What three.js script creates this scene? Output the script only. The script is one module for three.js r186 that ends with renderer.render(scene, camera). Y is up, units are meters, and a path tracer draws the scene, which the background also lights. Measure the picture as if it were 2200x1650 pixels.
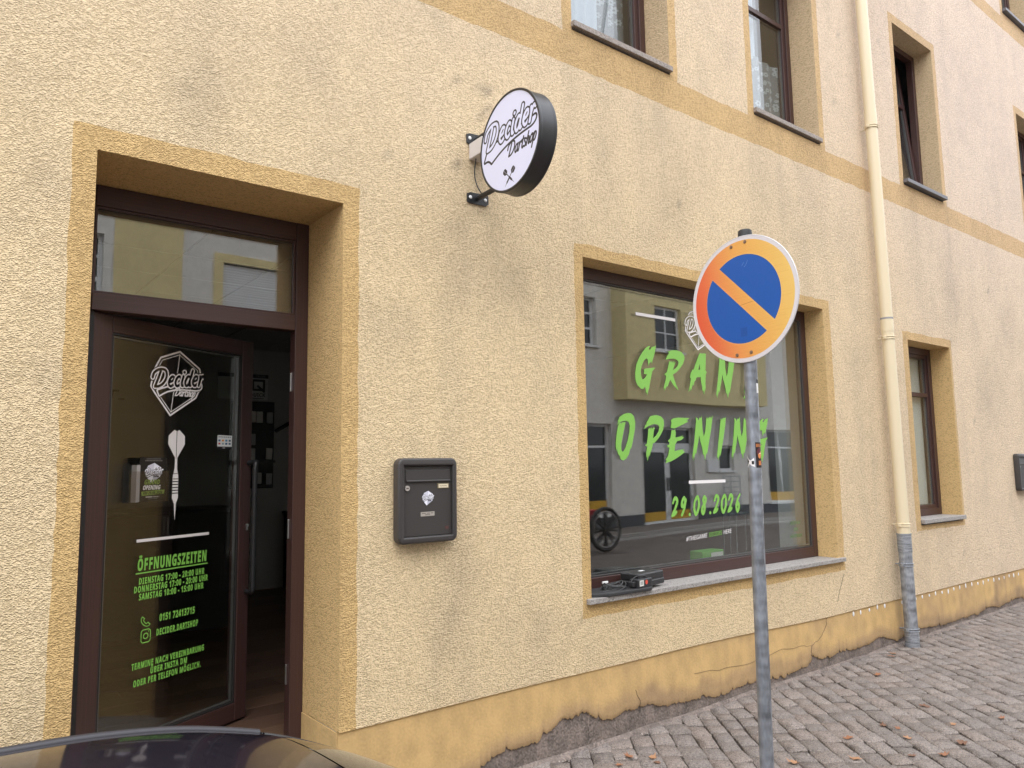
import * as THREE from 'three';
import { RoundedBoxGeometry } from 'three/addons/geometries/RoundedBoxGeometry.js';
import { mergeGeometries, toCreasedNormals } from 'three/addons/utils/BufferGeometryUtils.js';

// ---------------------------------------------------------------- camera, sky, sun, exposure
const scene = new THREE.Scene();
const R = THREE.MathUtils.degToRad;
const camera = new THREE.PerspectiveCamera(53.97, 4 / 3, 0.05, 400);
camera.position.set(0, 1.65, 3.4);
camera.rotation.order = 'YXZ';
camera.rotation.set(R(6.329), R(-38.149), R(-0.902));

const SKY = 1.2;
{
  const W = 256, H = 128, d = new Float32Array(W * H * 4);
  for (let j = 0; j < H; j++) for (let i = 0; i < W; i++) {
    const el = ((j + 0.5) / H - 0.5) * Math.PI, s = Math.sin(el), az = (i / W) * 2 * Math.PI;
    let L = s > 0 ? 0.85 + 0.4 * s : 0.3;
    L *= 1 + 0.06 * Math.sin(3 * az + 5 * s) + 0.05 * Math.sin(7 * az - 9 * s);
    const o = (j * W + i) * 4;
    d[o] = L * 0.95; d[o + 1] = L * 0.985; d[o + 2] = L * 1.06; d[o + 3] = 1;
  }
  const t = new THREE.DataTexture(d, W, H, THREE.RGBAFormat, THREE.FloatType);
  t.mapping = THREE.EquirectangularReflectionMapping; t.magFilter = THREE.LinearFilter; t.needsUpdate = true;
  scene.background = t; scene.environment = t;
  scene.backgroundIntensity = scene.environmentIntensity = SKY;
}
const sun = new THREE.DirectionalLight(new THREE.Color(1, 0.95, 0.87), 0.55);
sun.name = 'sun'; sun.position.set(-5, 16, 9.5); sun.target.position.set(2, 0, 0);
sun.castShadow = true; sun.shadow.radius = 70;
sun.shadow.camera.left = -16; sun.shadow.camera.right = 16; sun.shadow.camera.top = 16; sun.shadow.camera.bottom = -16; sun.shadow.camera.far = 60;
sun.shadow.mapSize.set(2048, 2048);
scene.add(sun, sun.target);

const renderer = new THREE.WebGLRenderer({ antialias: true });
renderer.toneMapping = THREE.LinearToneMapping;
renderer.toneMappingExposure = 2.28;
renderer.shadowMap.enabled = true;

// ---------------------------------------------------------------- helpers
let seed = 7;
const rnd = () => { seed = (seed + 0x6d2b79f5) | 0; let t = Math.imul(seed ^ (seed >>> 15), 1 | seed); t = (t + Math.imul(t ^ (t >>> 7), 61 | t)) ^ t; return ((t ^ (t >>> 14)) >>> 0) / 4294967296; };
const rr = (a, b) => a + (b - a) * rnd();
const lerp = (a, b, t) => a + (b - a) * t, clamp = (x, a = 0, b = 1) => Math.min(b, Math.max(a, x)), sstep = (a, b, x) => { const t = clamp((x - a) / (b - a)); return t * t * (3 - 2 * t); };
const hash = (i, j, k = 0) => { let h = Math.imul(i, 374761393) ^ Math.imul(j, 668265263) ^ Math.imul(k, 1274126177); h = Math.imul(h ^ (h >>> 13), 1274126177); return ((h ^ (h >>> 16)) >>> 0) / 4294967296; };
function vnoise(x, y, k = 0) {
  const i = Math.floor(x), j = Math.floor(y), fx = x - i, fy = y - j, u = fx * fx * (3 - 2 * fx), v = fy * fy * (3 - 2 * fy);
  return lerp(lerp(hash(i, j, k), hash(i + 1, j, k), u), lerp(hash(i, j + 1, k), hash(i + 1, j + 1, k), u), v);
}
const fbm = (x, y, k = 0, n = 4) => { let s = 0, a = 0.5, t = 0; for (let o = 0; o < n; o++) { s += a * vnoise(x, y, k + o * 17); t += a; x *= 2.03; y *= 2.03; a *= 0.5; } return s / t; };
const counts = new Map();
const numbered = (n) => { const c = counts.get(n) ?? 0; counts.set(n, c + 1); return c ? n + '_' + String(c).padStart(3, '0') : n; };
function group(name, parent, pos = [0, 0, 0]) { const g = new THREE.Group(); g.name = parent ? name : numbered(name); g.position.set(...pos); (parent ?? scene).add(g); return g; }
function tag(o, label, category, grp, kind) { o.userData.label = label; if (category) o.userData.category = category; if (grp) o.userData.group = grp; if (kind) o.userData.kind = kind; return o; }
function mesh(name, geo, mat, parent) {
  const g = Array.isArray(geo) ? (geo.length > 1 ? mergeGeometries(geo.map((q) => plain(q))) : geo[0]) : geo;
  const m = new THREE.Mesh(g, mat); m.name = parent ? name : numbered(name); m.castShadow = m.receiveShadow = true; (parent ?? scene).add(m); return m;
}
function plain(g) { const q = g.index ? g.toNonIndexed() : g; for (const k of Object.keys(q.attributes)) if (!['position', 'normal', 'uv'].includes(k)) q.deleteAttribute(k); return q; }
const structure = (name, geo, mat, parent) => { const m = mesh(name, geo, mat, parent); m.userData.kind = 'structure'; return m; };
// box between two corners, uv in metres
function box(x0, y0, z0, x1, y1, z1) {
  const g = new THREE.BoxGeometry(x1 - x0, y1 - y0, z1 - z0); g.translate((x0 + x1) / 2, (y0 + y1) / 2, (z0 + z1) / 2); return metricUV(g);
}
function rbox(x0, y0, z0, x1, y1, z1, r = 0.006, s = 2) {
  const g = new RoundedBoxGeometry(x1 - x0, y1 - y0, z1 - z0, s, r); g.translate((x0 + x1) / 2, (y0 + y1) / 2, (z0 + z1) / 2); return metricUV(g);
}
function metricUV(g) {
  const p = g.attributes.position, n = g.attributes.normal, uv = new Float32Array(p.count * 2);
  for (let i = 0; i < p.count; i++) {
    const ax = Math.abs(n.getX(i)), ay = Math.abs(n.getY(i)), az = Math.abs(n.getZ(i)), x = p.getX(i), y = p.getY(i), z = p.getZ(i);
    if (ax > ay && ax > az) { uv[i * 2] = z; uv[i * 2 + 1] = y; } else if (ay > az) { uv[i * 2] = x; uv[i * 2 + 1] = z; } else { uv[i * 2] = x; uv[i * 2 + 1] = y; }
  }
  g.setAttribute('uv', new THREE.BufferAttribute(uv, 2)); return g;
}
// a flat quad given by 4 points (counter-clockwise from the front), uv in metres along its edges
function quad(a, b, c, d, nu = 1, nv = 1) {
  const pos = [], uv = [], idx = [], A = new THREE.Vector3(...a), B = new THREE.Vector3(...b), C = new THREE.Vector3(...c), D = new THREE.Vector3(...d), w = A.distanceTo(B), h = A.distanceTo(D), p = new THREE.Vector3(), q = new THREE.Vector3();
  for (let j = 0; j <= nv; j++) for (let i = 0; i <= nu; i++) {
    p.lerpVectors(A, B, i / nu); q.lerpVectors(D, C, i / nu); p.lerp(q, j / nv); pos.push(p.x, p.y, p.z); uv.push((i / nu) * w + a[0] * 0.7 + a[2], (j / nv) * h + a[1]);
  }
  for (let j = 0; j < nv; j++) for (let i = 0; i < nu; i++) { const k = j * (nu + 1) + i; idx.push(k, k + 1, k + nu + 2, k, k + nu + 2, k + nu + 1); }
  const g = new THREE.BufferGeometry(); g.setAttribute('position', new THREE.Float32BufferAttribute(pos, 3)); g.setAttribute('uv', new THREE.Float32BufferAttribute(uv, 2)); g.setIndex(idx); g.computeVertexNormals(); return g;
}
function poly(pts, holes = []) { const s = new THREE.Shape(pts.map((p) => new THREE.Vector2(...p))); for (const h of holes) s.holes.push(new THREE.Path(h.map((p) => new THREE.Vector2(...p)))); return s; }
const rectPts = (x0, y0, x1, y1) => [[x0, y0], [x1, y0], [x1, y1], [x0, y1]];
function extrude(shape, z0, z1, bevel = 0, opt = {}) {
  const g = new THREE.ExtrudeGeometry(shape, { depth: Math.max(1e-4, z1 - z0 - 2 * bevel), bevelEnabled: bevel > 0, bevelSize: bevel, bevelThickness: bevel, bevelOffset: -bevel, bevelSegments: 2, curveSegments: 16, ...opt });
  g.translate(0, 0, z0 + bevel); return metricUV(g);
}
// rectangular ring, bevelled
const ring = (x0, y0, x1, y1, w, z0, z1, b = 0.004) => extrude(poly(rectPts(x0, y0, x1, y1), [rectPts(x0 + w, y0 + w, x1 - w, y1 - w).reverse()]), z0, z1, b);
const tube = (pts, r, seg = 24, rad = 8) => new THREE.TubeGeometry(new THREE.CatmullRomCurve3(pts.map((p) => new THREE.Vector3(...p))), seg, r, rad, false);
function cyl(a, b, r0, r1 = r0, seg = 20) {
  const A = new THREE.Vector3(...a), B = new THREE.Vector3(...b), d = B.clone().sub(A), g = new THREE.CylinderGeometry(r1, r0, d.length(), seg);
  g.translate(0, d.length() / 2, 0); g.applyQuaternion(new THREE.Quaternion().setFromUnitVectors(new THREE.Vector3(0, 1, 0), d.normalize())); g.translate(...a); return g;
}
function canvas(w, h, draw) { const c = document.createElement('canvas'); c.width = w; c.height = h; draw(c.getContext('2d'), w, h); return c; }
function colourTex(w, h, draw) { const t = new THREE.CanvasTexture(canvas(w, h, draw)); t.colorSpace = THREE.SRGBColorSpace; t.anisotropy = 8; return t; }
function alphaTex(w, h, draw) { return new THREE.CanvasTexture(canvas(w, h, (c) => { c.fillStyle = '#000'; c.fillRect(0, 0, w, h); c.fillStyle = c.strokeStyle = '#fff'; draw(c, w, h); })); }
function byteTex(n, f, m, srgb) {
  const d = new Uint8Array(n * m * 4);
  for (let j = 0; j < m; j++) for (let i = 0; i < n; i++) { const v = f(i, j), o = (j * n + i) * 4; if (typeof v === 'number') d[o] = d[o + 1] = d[o + 2] = v; else { d[o] = v[0]; d[o + 1] = v[1]; d[o + 2] = v[2]; } d[o + 3] = 255; }
  const t = new THREE.DataTexture(d, n, m); t.wrapS = t.wrapT = THREE.RepeatWrapping; t.magFilter = THREE.LinearFilter; t.needsUpdate = true; if (srgb) t.colorSpace = THREE.SRGBColorSpace; return t;
}
// tileable blurred noise
function blurred(n, sx, sy, s) {
  let a = new Float32Array(n * n), b = new Float32Array(n * n); let q = s;
  const rg = () => { q = (q + 0x6d2b79f5) | 0; let t = Math.imul(q ^ (q >>> 15), 1 | q); t = (t + Math.imul(t ^ (t >>> 7), 61 | t)) ^ t; return ((t ^ (t >>> 14)) >>> 0) / 4294967296; };
  for (let i = 0; i < a.length; i++) a[i] = rg() - 0.5;
  const pass = (src, dst, r, step, stride) => { const w = 2 * r + 1; for (let l = 0; l < n; l++) { let sum = 0; const o = l * stride; for (let k = -r; k <= r; k++) sum += src[o + ((k + n) % n) * step]; for (let k = 0; k < n; k++) { dst[o + k * step] = sum / w; sum += src[o + ((k + r + 1) % n) * step] - src[o + ((k - r + n) % n) * step]; } } };
  for (let t = 0; t < 2; t++) { pass(a, b, sx, 1, n); pass(b, a, sy, n, 1); }
  let v = 0; for (const x of a) v += x * x; v = Math.sqrt(v / a.length); for (let i = 0; i < a.length; i++) a[i] /= v; return a;
}
const std = (c, o = {}) => new THREE.MeshStandardMaterial({ color: new THREE.Color().setRGB(...c), roughness: 0.8, ...o });
const phys = (c, o = {}) => new THREE.MeshPhysicalMaterial({ color: new THREE.Color().setRGB(...c), roughness: 0.5, ...o });

// ---------------------------------------------------------------- materials
const N = 2048, TILE = 1.85;                          // scraped render: worm-like relief of a centimetre
const gA = blurred(N, 2, 1, 11), gB = blurred(N, 6, 5, 23), gC = blurred(N, 1, 1, 31), gD = blurred(N, 60, 70, 37);
const grain = (i, j) => { const k = j * N + i; return 1 / (1 + Math.exp(-(gA[k] * 1.0 - gB[k] * 0.5 + gC[k] * 0.45) * 1.5)); };
const plasterBump = byteTex(N, (i, j) => 255 * grain(i, j), N);
const plasterTint = byteTex(N, (i, j) => { const h = grain(i, j), k = j * N + i, s = 255 * clamp(0.70 + 0.30 * sstep(0.02, 0.5, h) + gD[k] * 0.012); return [s, s * lerp(0.965, 1, h), s * lerp(0.9, 1, h)]; }, N);
for (const t of [plasterBump, plasterTint]) t.repeat.set(1 / TILE, 1 / TILE);
const M = {};
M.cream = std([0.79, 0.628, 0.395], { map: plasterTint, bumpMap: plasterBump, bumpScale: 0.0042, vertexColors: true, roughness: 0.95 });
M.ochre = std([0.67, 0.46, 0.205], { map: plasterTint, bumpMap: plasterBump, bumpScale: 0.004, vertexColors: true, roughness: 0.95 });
M.revealUp = std([0.64, 0.49, 0.31], { map: plasterTint, bumpMap: plasterBump, bumpScale: 0.003, roughness: 0.95 });
M.reveal = std([0.70, 0.485, 0.225], { map: plasterTint, bumpMap: plasterBump, bumpScale: 0.003, roughness: 0.95 });
const sA = blurred(512, 14, 20, 41), sB = blurred(512, 2, 2, 43), sC = blurred(512, 5, 30, 47);
const smoothBump = byteTex(512, (i, j) => clamp(128 + 26 * sA[j * 512 + i] + 12 * sB[j * 512 + i], 0, 255), 512);
const plinthTint = byteTex(512, (i, j) => { const k = j * 512 + i, s = clamp(0.9 + 0.04 * sA[k] + 0.02 * sB[k] + 0.008 * sC[k]); return [255 * s, 255 * s * 0.985, 255 * s * 0.95]; }, 512);
const greyTint = byteTex(512, (i, j) => { const k = j * 512 + i, s = clamp(0.75 + 0.1 * sA[k] + 0.09 * sB[k]); const q = 0.22 * sstep(0.9, 2.2, sC[k] + 0.6 * sB[k]); return [255 * clamp(s + q), 250 * clamp(s + q), 248 * clamp(s + q)]; }, 512);
for (const t of [smoothBump, plinthTint, greyTint]) t.repeat.set(1 / 0.9, 1 / 0.9);
M.plinth = std([0.63, 0.425, 0.19], { map: plinthTint, bumpMap: smoothBump, bumpScale: 0.003, vertexColors: true, roughness: 0.9 });
M.plinthSide = std([0.64, 0.44, 0.20], { map: plinthTint, bumpMap: smoothBump, bumpScale: 0.005, roughness: 0.9 });
M.greyBase = std([0.25, 0.205, 0.18], { map: greyTint, bumpMap: smoothBump, bumpScale: 0.012, roughness: 0.95 });
// brown wood-grain foil of the frames
const wG = blurred(512, 90, 1, 53);
const woodTint = byteTex(512, (i, j) => { const s = clamp(0.86 + 0.07 * wG[j * 512 + i]); return [255 * s, 250 * s, 248 * s]; }, 512), woodTintV = byteTex(512, (i, j) => { const s = clamp(0.86 + 0.07 * wG[i * 512 + j]); return [255 * s, 250 * s, 248 * s]; }, 512);
woodTint.repeat.set(1.2, 3); woodTintV.repeat.set(3, 1.2);
M.woodH = phys([0.066, 0.031, 0.027], { map: woodTint, roughness: 0.42 });
M.woodV = phys([0.066, 0.031, 0.027], { map: woodTintV, roughness: 0.42 });
M.gasket = std([0.02, 0.018, 0.018], { roughness: 0.6 });
M.spacer = std([0.13, 0.13, 0.13], { roughness: 0.5, metalness: 0.4 });
const warpA = blurred(256, 34, 30, 81), warp = new THREE.DataTexture(new Float32Array(256 * 256 * 4).map((_, i) => 0.5 + 0.15 * warpA[i >> 2]), 256, 256, THREE.RGBAFormat, THREE.FloatType);
warp.wrapS = warp.wrapT = THREE.RepeatWrapping; warp.magFilter = THREE.LinearFilter; warp.needsUpdate = true; warp.repeat.set(1 / 3.1, 1 / 3.1);
M.glass = phys([0.90, 0.92, 0.91], { bumpMap: warp, bumpScale: 0.0035, transmission: 1, thickness: 0, roughness: 0, ior: 2.2 });
M.glassUp = phys([0.88, 0.90, 0.90], { transmission: 1, thickness: 0, roughness: 0, ior: 1.6 });
M.doorGlass = phys([0.90, 0.91, 0.88], { transmission: 1, thickness: 0, roughness: 0, ior: 1.6 });
const gr1 = blurred(512, 1, 1, 61), gr2 = blurred(512, 3, 3, 67);
const granite = byteTex(512, (i, j) => { const k = j * 512 + i, s = clamp(0.74 + 0.17 * gr1[k] + 0.07 * gr2[k]); return [255 * s, 251 * s, 247 * s]; }, 512), graniteBump = byteTex(512, (i, j) => clamp(128 + 30 * gr1[j * 512 + i] + 34 * gr2[j * 512 + i], 0, 255), 512);
for (const t of [granite, graniteBump]) t.repeat.set(1 / 0.6, 1 / 0.6);
M.sill = std([0.42, 0.40, 0.385], { map: granite, bumpMap: graniteBump, bumpScale: 0.002, roughness: 0.55 });
M.sillDark = std([0.36, 0.31, 0.275], { map: granite, bumpMap: graniteBump, bumpScale: 0.002, roughness: 0.6 });
M.greySill = std([0.13, 0.13, 0.145], { roughness: 0.5 });
M.cobble = [[0.285, 0.245, 0.222], [0.32, 0.278, 0.254], [0.25, 0.217, 0.198], [0.30, 0.254, 0.228], [0.272, 0.238, 0.22]].map((c) => std(c, { map: granite, bumpMap: graniteBump, bumpScale: 0.005, roughness: 0.85 }));
M.joint = std([0.085, 0.068, 0.058], { map: greyTint, bumpMap: graniteBump, bumpScale: 0.01, roughness: 1 });
M.grit = std([0.33, 0.30, 0.28], { roughness: 1 });
M.black = phys([0.022, 0.022, 0.024], { roughness: 0.38 });
M.blackMatt = std([0.03, 0.03, 0.032], { roughness: 0.6 });
M.anthracite = phys([0.048, 0.043, 0.042], { roughness: 0.42 });
M.white = std([0.8, 0.8, 0.8], { roughness: 0.5 });
M.vinylWhite = std([0.80, 0.77, 0.77], { roughness: 0.5, side: THREE.DoubleSide });
M.vinylGreen = std([0.21, 0.49, 0.08], { roughness: 0.5, side: THREE.DoubleSide });
M.green = std([0.21, 0.52, 0.085], { roughness: 0.5, side: THREE.DoubleSide });
M.steel = std([0.6, 0.6, 0.6], { roughness: 0.3, metalness: 1 });
const zA = blurred(512, 30, 8, 71), zB = blurred(512, 3, 6, 73);
const zincTint = byteTex(512, (i, j) => { const k = j * 512 + i, s = clamp(0.72 + 0.12 * zA[k] + 0.05 * zB[k]); return [250 * s, 253 * s, 255 * s]; }, 512);
zincTint.repeat.set(1, 1.1);
M.zinc = std([0.40, 0.42, 0.46], { map: zincTint, roughness: 0.5, metalness: 0.35 });
const galvTint = zincTint.clone(); galvTint.repeat.set(0.35, 4.2); galvTint.needsUpdate = true;
M.galv = std([0.33, 0.35, 0.39], { map: galvTint, roughness: 0.45, metalness: 0.45 });
M.pipe = phys([0.72, 0.62, 0.43], { roughness: 0.42 });
M.room = std([0.36, 0.35, 0.34], { roughness: 0.95 });
M.roomDark = std([0.14, 0.135, 0.13], { roughness: 0.95 });

// ---------------------------------------------------------------- lettering: a stroke script and stroke brush figures
const SCRIPT = {
  D: [1.22, [[0.40, 1.55], [0.28, 0.95], [0.06, 0.03]], [[-0.34, 0.95], [-0.26, 1.4], [0.3, 1.75], [0.92, 1.62], [1.12, 1.05], [0.92, 0.4], [0.48, 0.06], [0.06, 0.03]]],
  e: [0.62, [[0.06, 0.45], [0.42, 0.56], [0.56, 0.84], [0.36, 1.0], [0.1, 0.72], [0.06, 0.28], [0.28, 0.0], [0.62, 0.2]]],
  c: [0.58, [[0.55, 0.82], [0.36, 1.0], [0.1, 0.72], [0.06, 0.28], [0.28, 0.0], [0.6, 0.2]]],
  i: [0.36, [[0.16, 1.0], [0.08, 0.35], [0.16, 0.03], [0.38, 0.16]], [[0.2, 1.42], [0.22, 1.44]]],
  d: [0.74, [[0.56, 0.82], [0.34, 1.0], [0.1, 0.72], [0.05, 0.28], [0.22, 0.0], [0.44, 0.18], [0.56, 0.6]], [[0.70, 1.58], [0.6, 0.8], [0.56, 0.2], [0.62, 0.02], [0.8, 0.16]]],
  r: [0.56, [[0.1, 0.98], [0.14, 0.6], [0.06, 0.0]], [[0.12, 0.5], [0.28, 0.88], [0.42, 1.0], [0.54, 0.84]]],
  a: [0.72, [[0.54, 0.82], [0.34, 1.0], [0.1, 0.72], [0.05, 0.28], [0.22, 0.0], [0.44, 0.2], [0.54, 0.6]], [[0.58, 1.0], [0.52, 0.3], [0.6, 0.02], [0.76, 0.16]]],
  t: [0.46, [[0.28, 1.4], [0.2, 0.7], [0.17, 0.16], [0.3, 0.0], [0.46, 0.16]], [[0.0, 1.05], [0.46, 1.1]]],
  s: [0.52, [[0.46, 0.86], [0.28, 1.0], [0.12, 0.8], [0.4, 0.36], [0.3, 0.03], [0.04, 0.12]]],
  h: [0.66, [[0.26, 1.6], [0.16, 0.9], [0.06, 0.0]], [[0.12, 0.45], [0.36, 0.95], [0.5, 0.84], [0.45, 0.2], [0.54, 0.02], [0.68, 0.16]]],
  o: [0.62, [[0.34, 1.0], [0.1, 0.75], [0.06, 0.28], [0.26, 0.0], [0.5, 0.28], [0.54, 0.75], [0.34, 1.0], [0.6, 0.9]]],
  p: [0.64, [[0.18, 1.0], [0.08, 0.2], [-0.06, -0.7]], [[0.12, 0.5], [0.36, 1.0], [0.56, 0.8], [0.48, 0.2], [0.28, 0.0], [0.08, 0.16]]],
};
function scriptPath(text, x, y, size, angle, slant = 0.3, sx = 1) {       // polylines in canvas pixels
  const out = [], ca = Math.cos(angle), sa = Math.sin(angle); let pen = 0, k = 0;
  for (const ch of text) {
    k++;
    const [w, ...strokes] = SCRIPT[ch];
    for (const s of strokes) {
      const c = new THREE.CatmullRomCurve3(s.map(([a, b]) => new THREE.Vector3(((pen + a) * sx + b * slant) * size, b * size, 0)));
      const l = c.getPoints(20).map((p) => [x + p.x * ca + p.y * sa, y + p.x * sa - p.y * ca]); l.k = k; out.push(l);
    }
    pen += w * (text === 'Decider' ? 1.16 : 1.04);
  }
  return out;
}
function strokeAll(c, lines, width, style) { c.lineWidth = width; c.strokeStyle = style; c.lineCap = c.lineJoin = 'round'; for (const l of lines) { c.beginPath(); c.moveTo(...l[0]); for (const p of l.slice(1)) c.lineTo(...p); c.stroke(); } }
const SHIELD = [[0.54, 0.02], [0.2, 0.15], [0.1, 0.33], [0.05, 0.58], [0.11, 0.66], [0.4, 0.98], [0.86, 0.69], [0.93, 0.55], [0.95, 0.36], [0.92, 0.24]];
function strokeWord(c, lines, lo, li, out, inn) { const n = Math.max(...lines.map((l) => l.k)); for (let k = 1; k <= n; k++) { const q = lines.filter((l) => l.k === k); strokeAll(c, q, lo, out); strokeAll(c, q, li, inn); } }
function polyPath(c, pts, w, h, s = 1, cx = 0.5, cy = 0.5) { c.beginPath(); pts.forEach(([a, b], i) => c[i ? 'lineTo' : 'moveTo']((cx + (a - cx) * s) * w, (cy + (b - cy) * s) * h)); c.closePath(); }
function wordmark(c, w, h, out, inn, lo, li) {                       // outlined script word with a tail swash under it
  const word = scriptPath('Decider', 0.11 * w, 0.585 * h, 0.145 * w, -0.11, 0.26, 1.14);
  const tail = () => { c.beginPath(); c.moveTo(0.955 * w, 0.475 * h); c.bezierCurveTo(1.0 * w, 0.6 * h, 0.8 * w, 0.565 * h, 0.62 * w, 0.575 * h); c.bezierCurveTo(0.42 * w, 0.585 * h, 0.3 * w, 0.63 * h, 0.2 * w, 0.7 * h); c.lineTo(0.17 * w, 0.635 * h); c.bezierCurveTo(0.35 * w, 0.56 * h, 0.5 * w, 0.535 * h, 0.66 * w, 0.53 * h); c.bezierCurveTo(0.8 * w, 0.525 * h, 0.88 * w, 0.53 * h, 0.9 * w, 0.5 * h); c.closePath(); };
  c.lineJoin = 'round';
  tail(); c.strokeStyle = out; c.lineWidth = lo * 0.62 * w; c.stroke();
  tail(); c.fillStyle = inn; c.fill();
  strokeWord(c, word, lo * w, li * w, out, inn);
}
function emblemLines(c, w, h) {                                      // white line emblem for the glass
  c.strokeStyle = '#fff'; c.lineJoin = 'miter';
  polyPath(c, SHIELD, w, h); c.lineWidth = 0.026 * w; c.stroke();
  polyPath(c, SHIELD, w, h, 0.9); c.lineWidth = 0.01 * w; c.stroke();
  c.lineWidth = 0.011 * w; c.beginPath(); c.moveTo(0.54 * w, 0.05 * h); c.lineTo(0.5 * w, 0.4 * h); c.stroke(); c.beginPath(); c.moveTo(0.46 * w, 0.55 * h); c.lineTo(0.41 * w, 0.94 * h); c.stroke();
  wordmark(c, w, h, '#000', '#000', 0.105, 0.03); wordmark(c, w, h, '#fff', '#000', 0.078, 0.038);
  strokeAll(c, scriptPath('Dartshop', 0.47 * w, 0.685 * h, 0.066 * w, -0.03, 0.3), 0.0165 * w, '#fff');
}
function emblemPrint(c, w, h) {                                      // silver shield with a dark word
  polyPath(c, SHIELD, w, h, 1.0); c.fillStyle = '#15151a'; c.fill();
  polyPath(c, SHIELD, w, h, 0.95); c.fillStyle = '#e8e8f2'; c.fill();
  c.save(); polyPath(c, SHIELD, w, h, 0.95); c.clip();
  c.fillStyle = '#b9b9c8'; c.beginPath(); c.moveTo(0.54 * w, 0); c.lineTo(0.46 * w, h); c.lineTo(w, h); c.lineTo(w, 0.8 * h); c.lineTo(0.5 * w, 0.5 * h); c.closePath(); c.fill();
  c.fillStyle = '#cfcfdc'; c.beginPath(); c.moveTo(0.54 * w, 0); c.lineTo(0, 0.3 * h); c.lineTo(0.2 * w, 0.5 * h); c.lineTo(0.5 * w, 0.45 * h); c.closePath(); c.fill(); c.restore();
  wordmark(c, w, h, '#14141a', '#e9e9f2', 0.084, 0.044);
  strokeAll(c, scriptPath('Dartshop', 0.5 * w, 0.69 * h, 0.052 * w, -0.03, 0.3), 0.016 * w, '#14141a');
}
function brushText(c, text, x, y, size, sx = 0.72, weight = 0.03) {   // slanted condensed capitals with a rough edge
  c.save(); c.translate(x, y); c.transform(sx, 0, -0.2, 1, 0, 0); c.font = `${weight < 0.01 ? '' : 'bold '}${size}px sans-serif`; c.textBaseline = 'alphabetic'; c.fillText(text, 0, 0);
  c.lineWidth = size * weight; c.lineJoin = 'bevel'; c.strokeText(text, 0, 0); const w = c.measureText(text).width; c.restore(); return w * sx;
}
function fitText(c, text, x, y, w, h, skew = -0.03) {                // bold capitals pressed into a given width; h is the cap height
  c.save(); c.font = 'bold 100px sans-serif'; c.letterSpacing = '7px'; const m = c.measureText(text).width; c.translate(x, y); c.transform(w / m, 0, skew * (h / 71), h / 71.4, 0, 0); c.fillText(text, 0, 0); c.lineWidth = 5; c.strokeText(text, 0, 0); c.restore();
}
function decal(name, w, h, tex, mat0, parent, pos, rot) {             // a cut film: flat colour, cut out by its own outline
  const m = mat0.clone(); m.alphaMap = tex; m.transparent = true; const o = mesh(name, new THREE.PlaneGeometry(w, h), m, parent); o.position.set(...pos); if (rot) o.rotation.set(...rot); o.castShadow = false; return o;
}
function print(name, w, h, tex, parent, pos, rot, rough = 0.5) { const o = mesh(name, new THREE.PlaneGeometry(w, h), new THREE.MeshStandardMaterial({ map: tex, roughness: rough }), parent); o.position.set(...pos); if (rot) o.rotation.set(...rot); return o; }

// ================================================================ THE SHOP BUILDING
const house = group('shop_building'); tag(house, 'cream and ochre rendered corner house with the dart shop on its ground floor', 'building');
const DOOR = [0.511, -0.1, 1.611, 2.985], SHOP = [3.258, 0.84, 6.117, 2.98], RW = [7.689, 1.03, 8.653, 2.858];
const UP = [[3.214, 4.50, 4.193, 6.283], [5.240, 4.50, 6.249, 6.283], [7.863, 4.50, 8.798, 6.283], [11.35, 4.50, 12.29, 6.283]], TOPW = [11.2, 7.66, 12.15, 9.5];
const OPEN = [DOOR, SHOP, RW, ...UP, TOPW];
const BANDS = { door_surround: [0.424, -0.1, 1.699, 3.084], shop_surround: [3.183, 0.745, 6.226, 3.062], window_surround: [7.582, 0.98, 8.695, 2.939], course: [-3, 4.246, 17, 4.471], course2: [-3, 7.41, 17, 7.594] };
UP.forEach((u, i) => (BANDS['up' + i] = [u[0] - 0.085, 4.40, u[2] + 0.085, 6.38])); BANDS.up4 = [TOPW[0] - 0.085, 7.5, TOPW[2] + 0.085, 9.6];
const plTop = (x) => lerp(0.434, 0.400 - 0.0016 * (x - 5.8), sstep(3.8, 6.2, x)) + 0.002 * Math.sin(x * 3);
const SPOTS = [[1.46, 3.64, 0.09], [2.53, 3.86, 0.04], [2.45, 3.87, 0.03], [2.31, 3.36, 0.04], [2.38, 2.68, 0.22], [2.33, 2.93, 0.12], [3.45, 3.68, 0.07], [0.32, 2.82, 0.07], [0.39, 2.05, 0.09], [0.22, 2.61, 0.05], [0.95, 3.62, 0.2], [0.89, 3.3, 0.12], [3.0, 3.1, 0.25], [3.3, 2.7, 0.2], [2.7, 2.75, 0.18], [4.2, 3.4, 0.16], [5.2, 3.3, 0.12], [1.9, 2.4, 0.12], [2.2, 0.85, 0.15], [2.9, 0.7, 0.2], [7.3, 2.3, 0.25], [7.35, 1.6, 0.2], [6.6, 2.5, 0.18], [8.9, 3.4, 0.3], [9.6, 2.4, 0.35], [10.4, 3.3, 0.3], [2.32, 1.05, 0.1], [2.05, 1.2, 0.06]];
const PITS = []; { let s0 = seed; seed = 99; for (let i = 0; i < 110; i++) PITS.push([rr(0, 10), rr(0.6, 6.5), rr(0.008, 0.022)]); for (const p of [[2.53, 3.86], [2.45, 3.87], [2.32, 3.87], [2.38, 3.77], [2.52, 3.75], [2.47, 3.7], [2.31, 3.38], [2.32, 3.34]]) PITS.push([p[0], p[1], 0.022]); seed = s0; }
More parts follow.
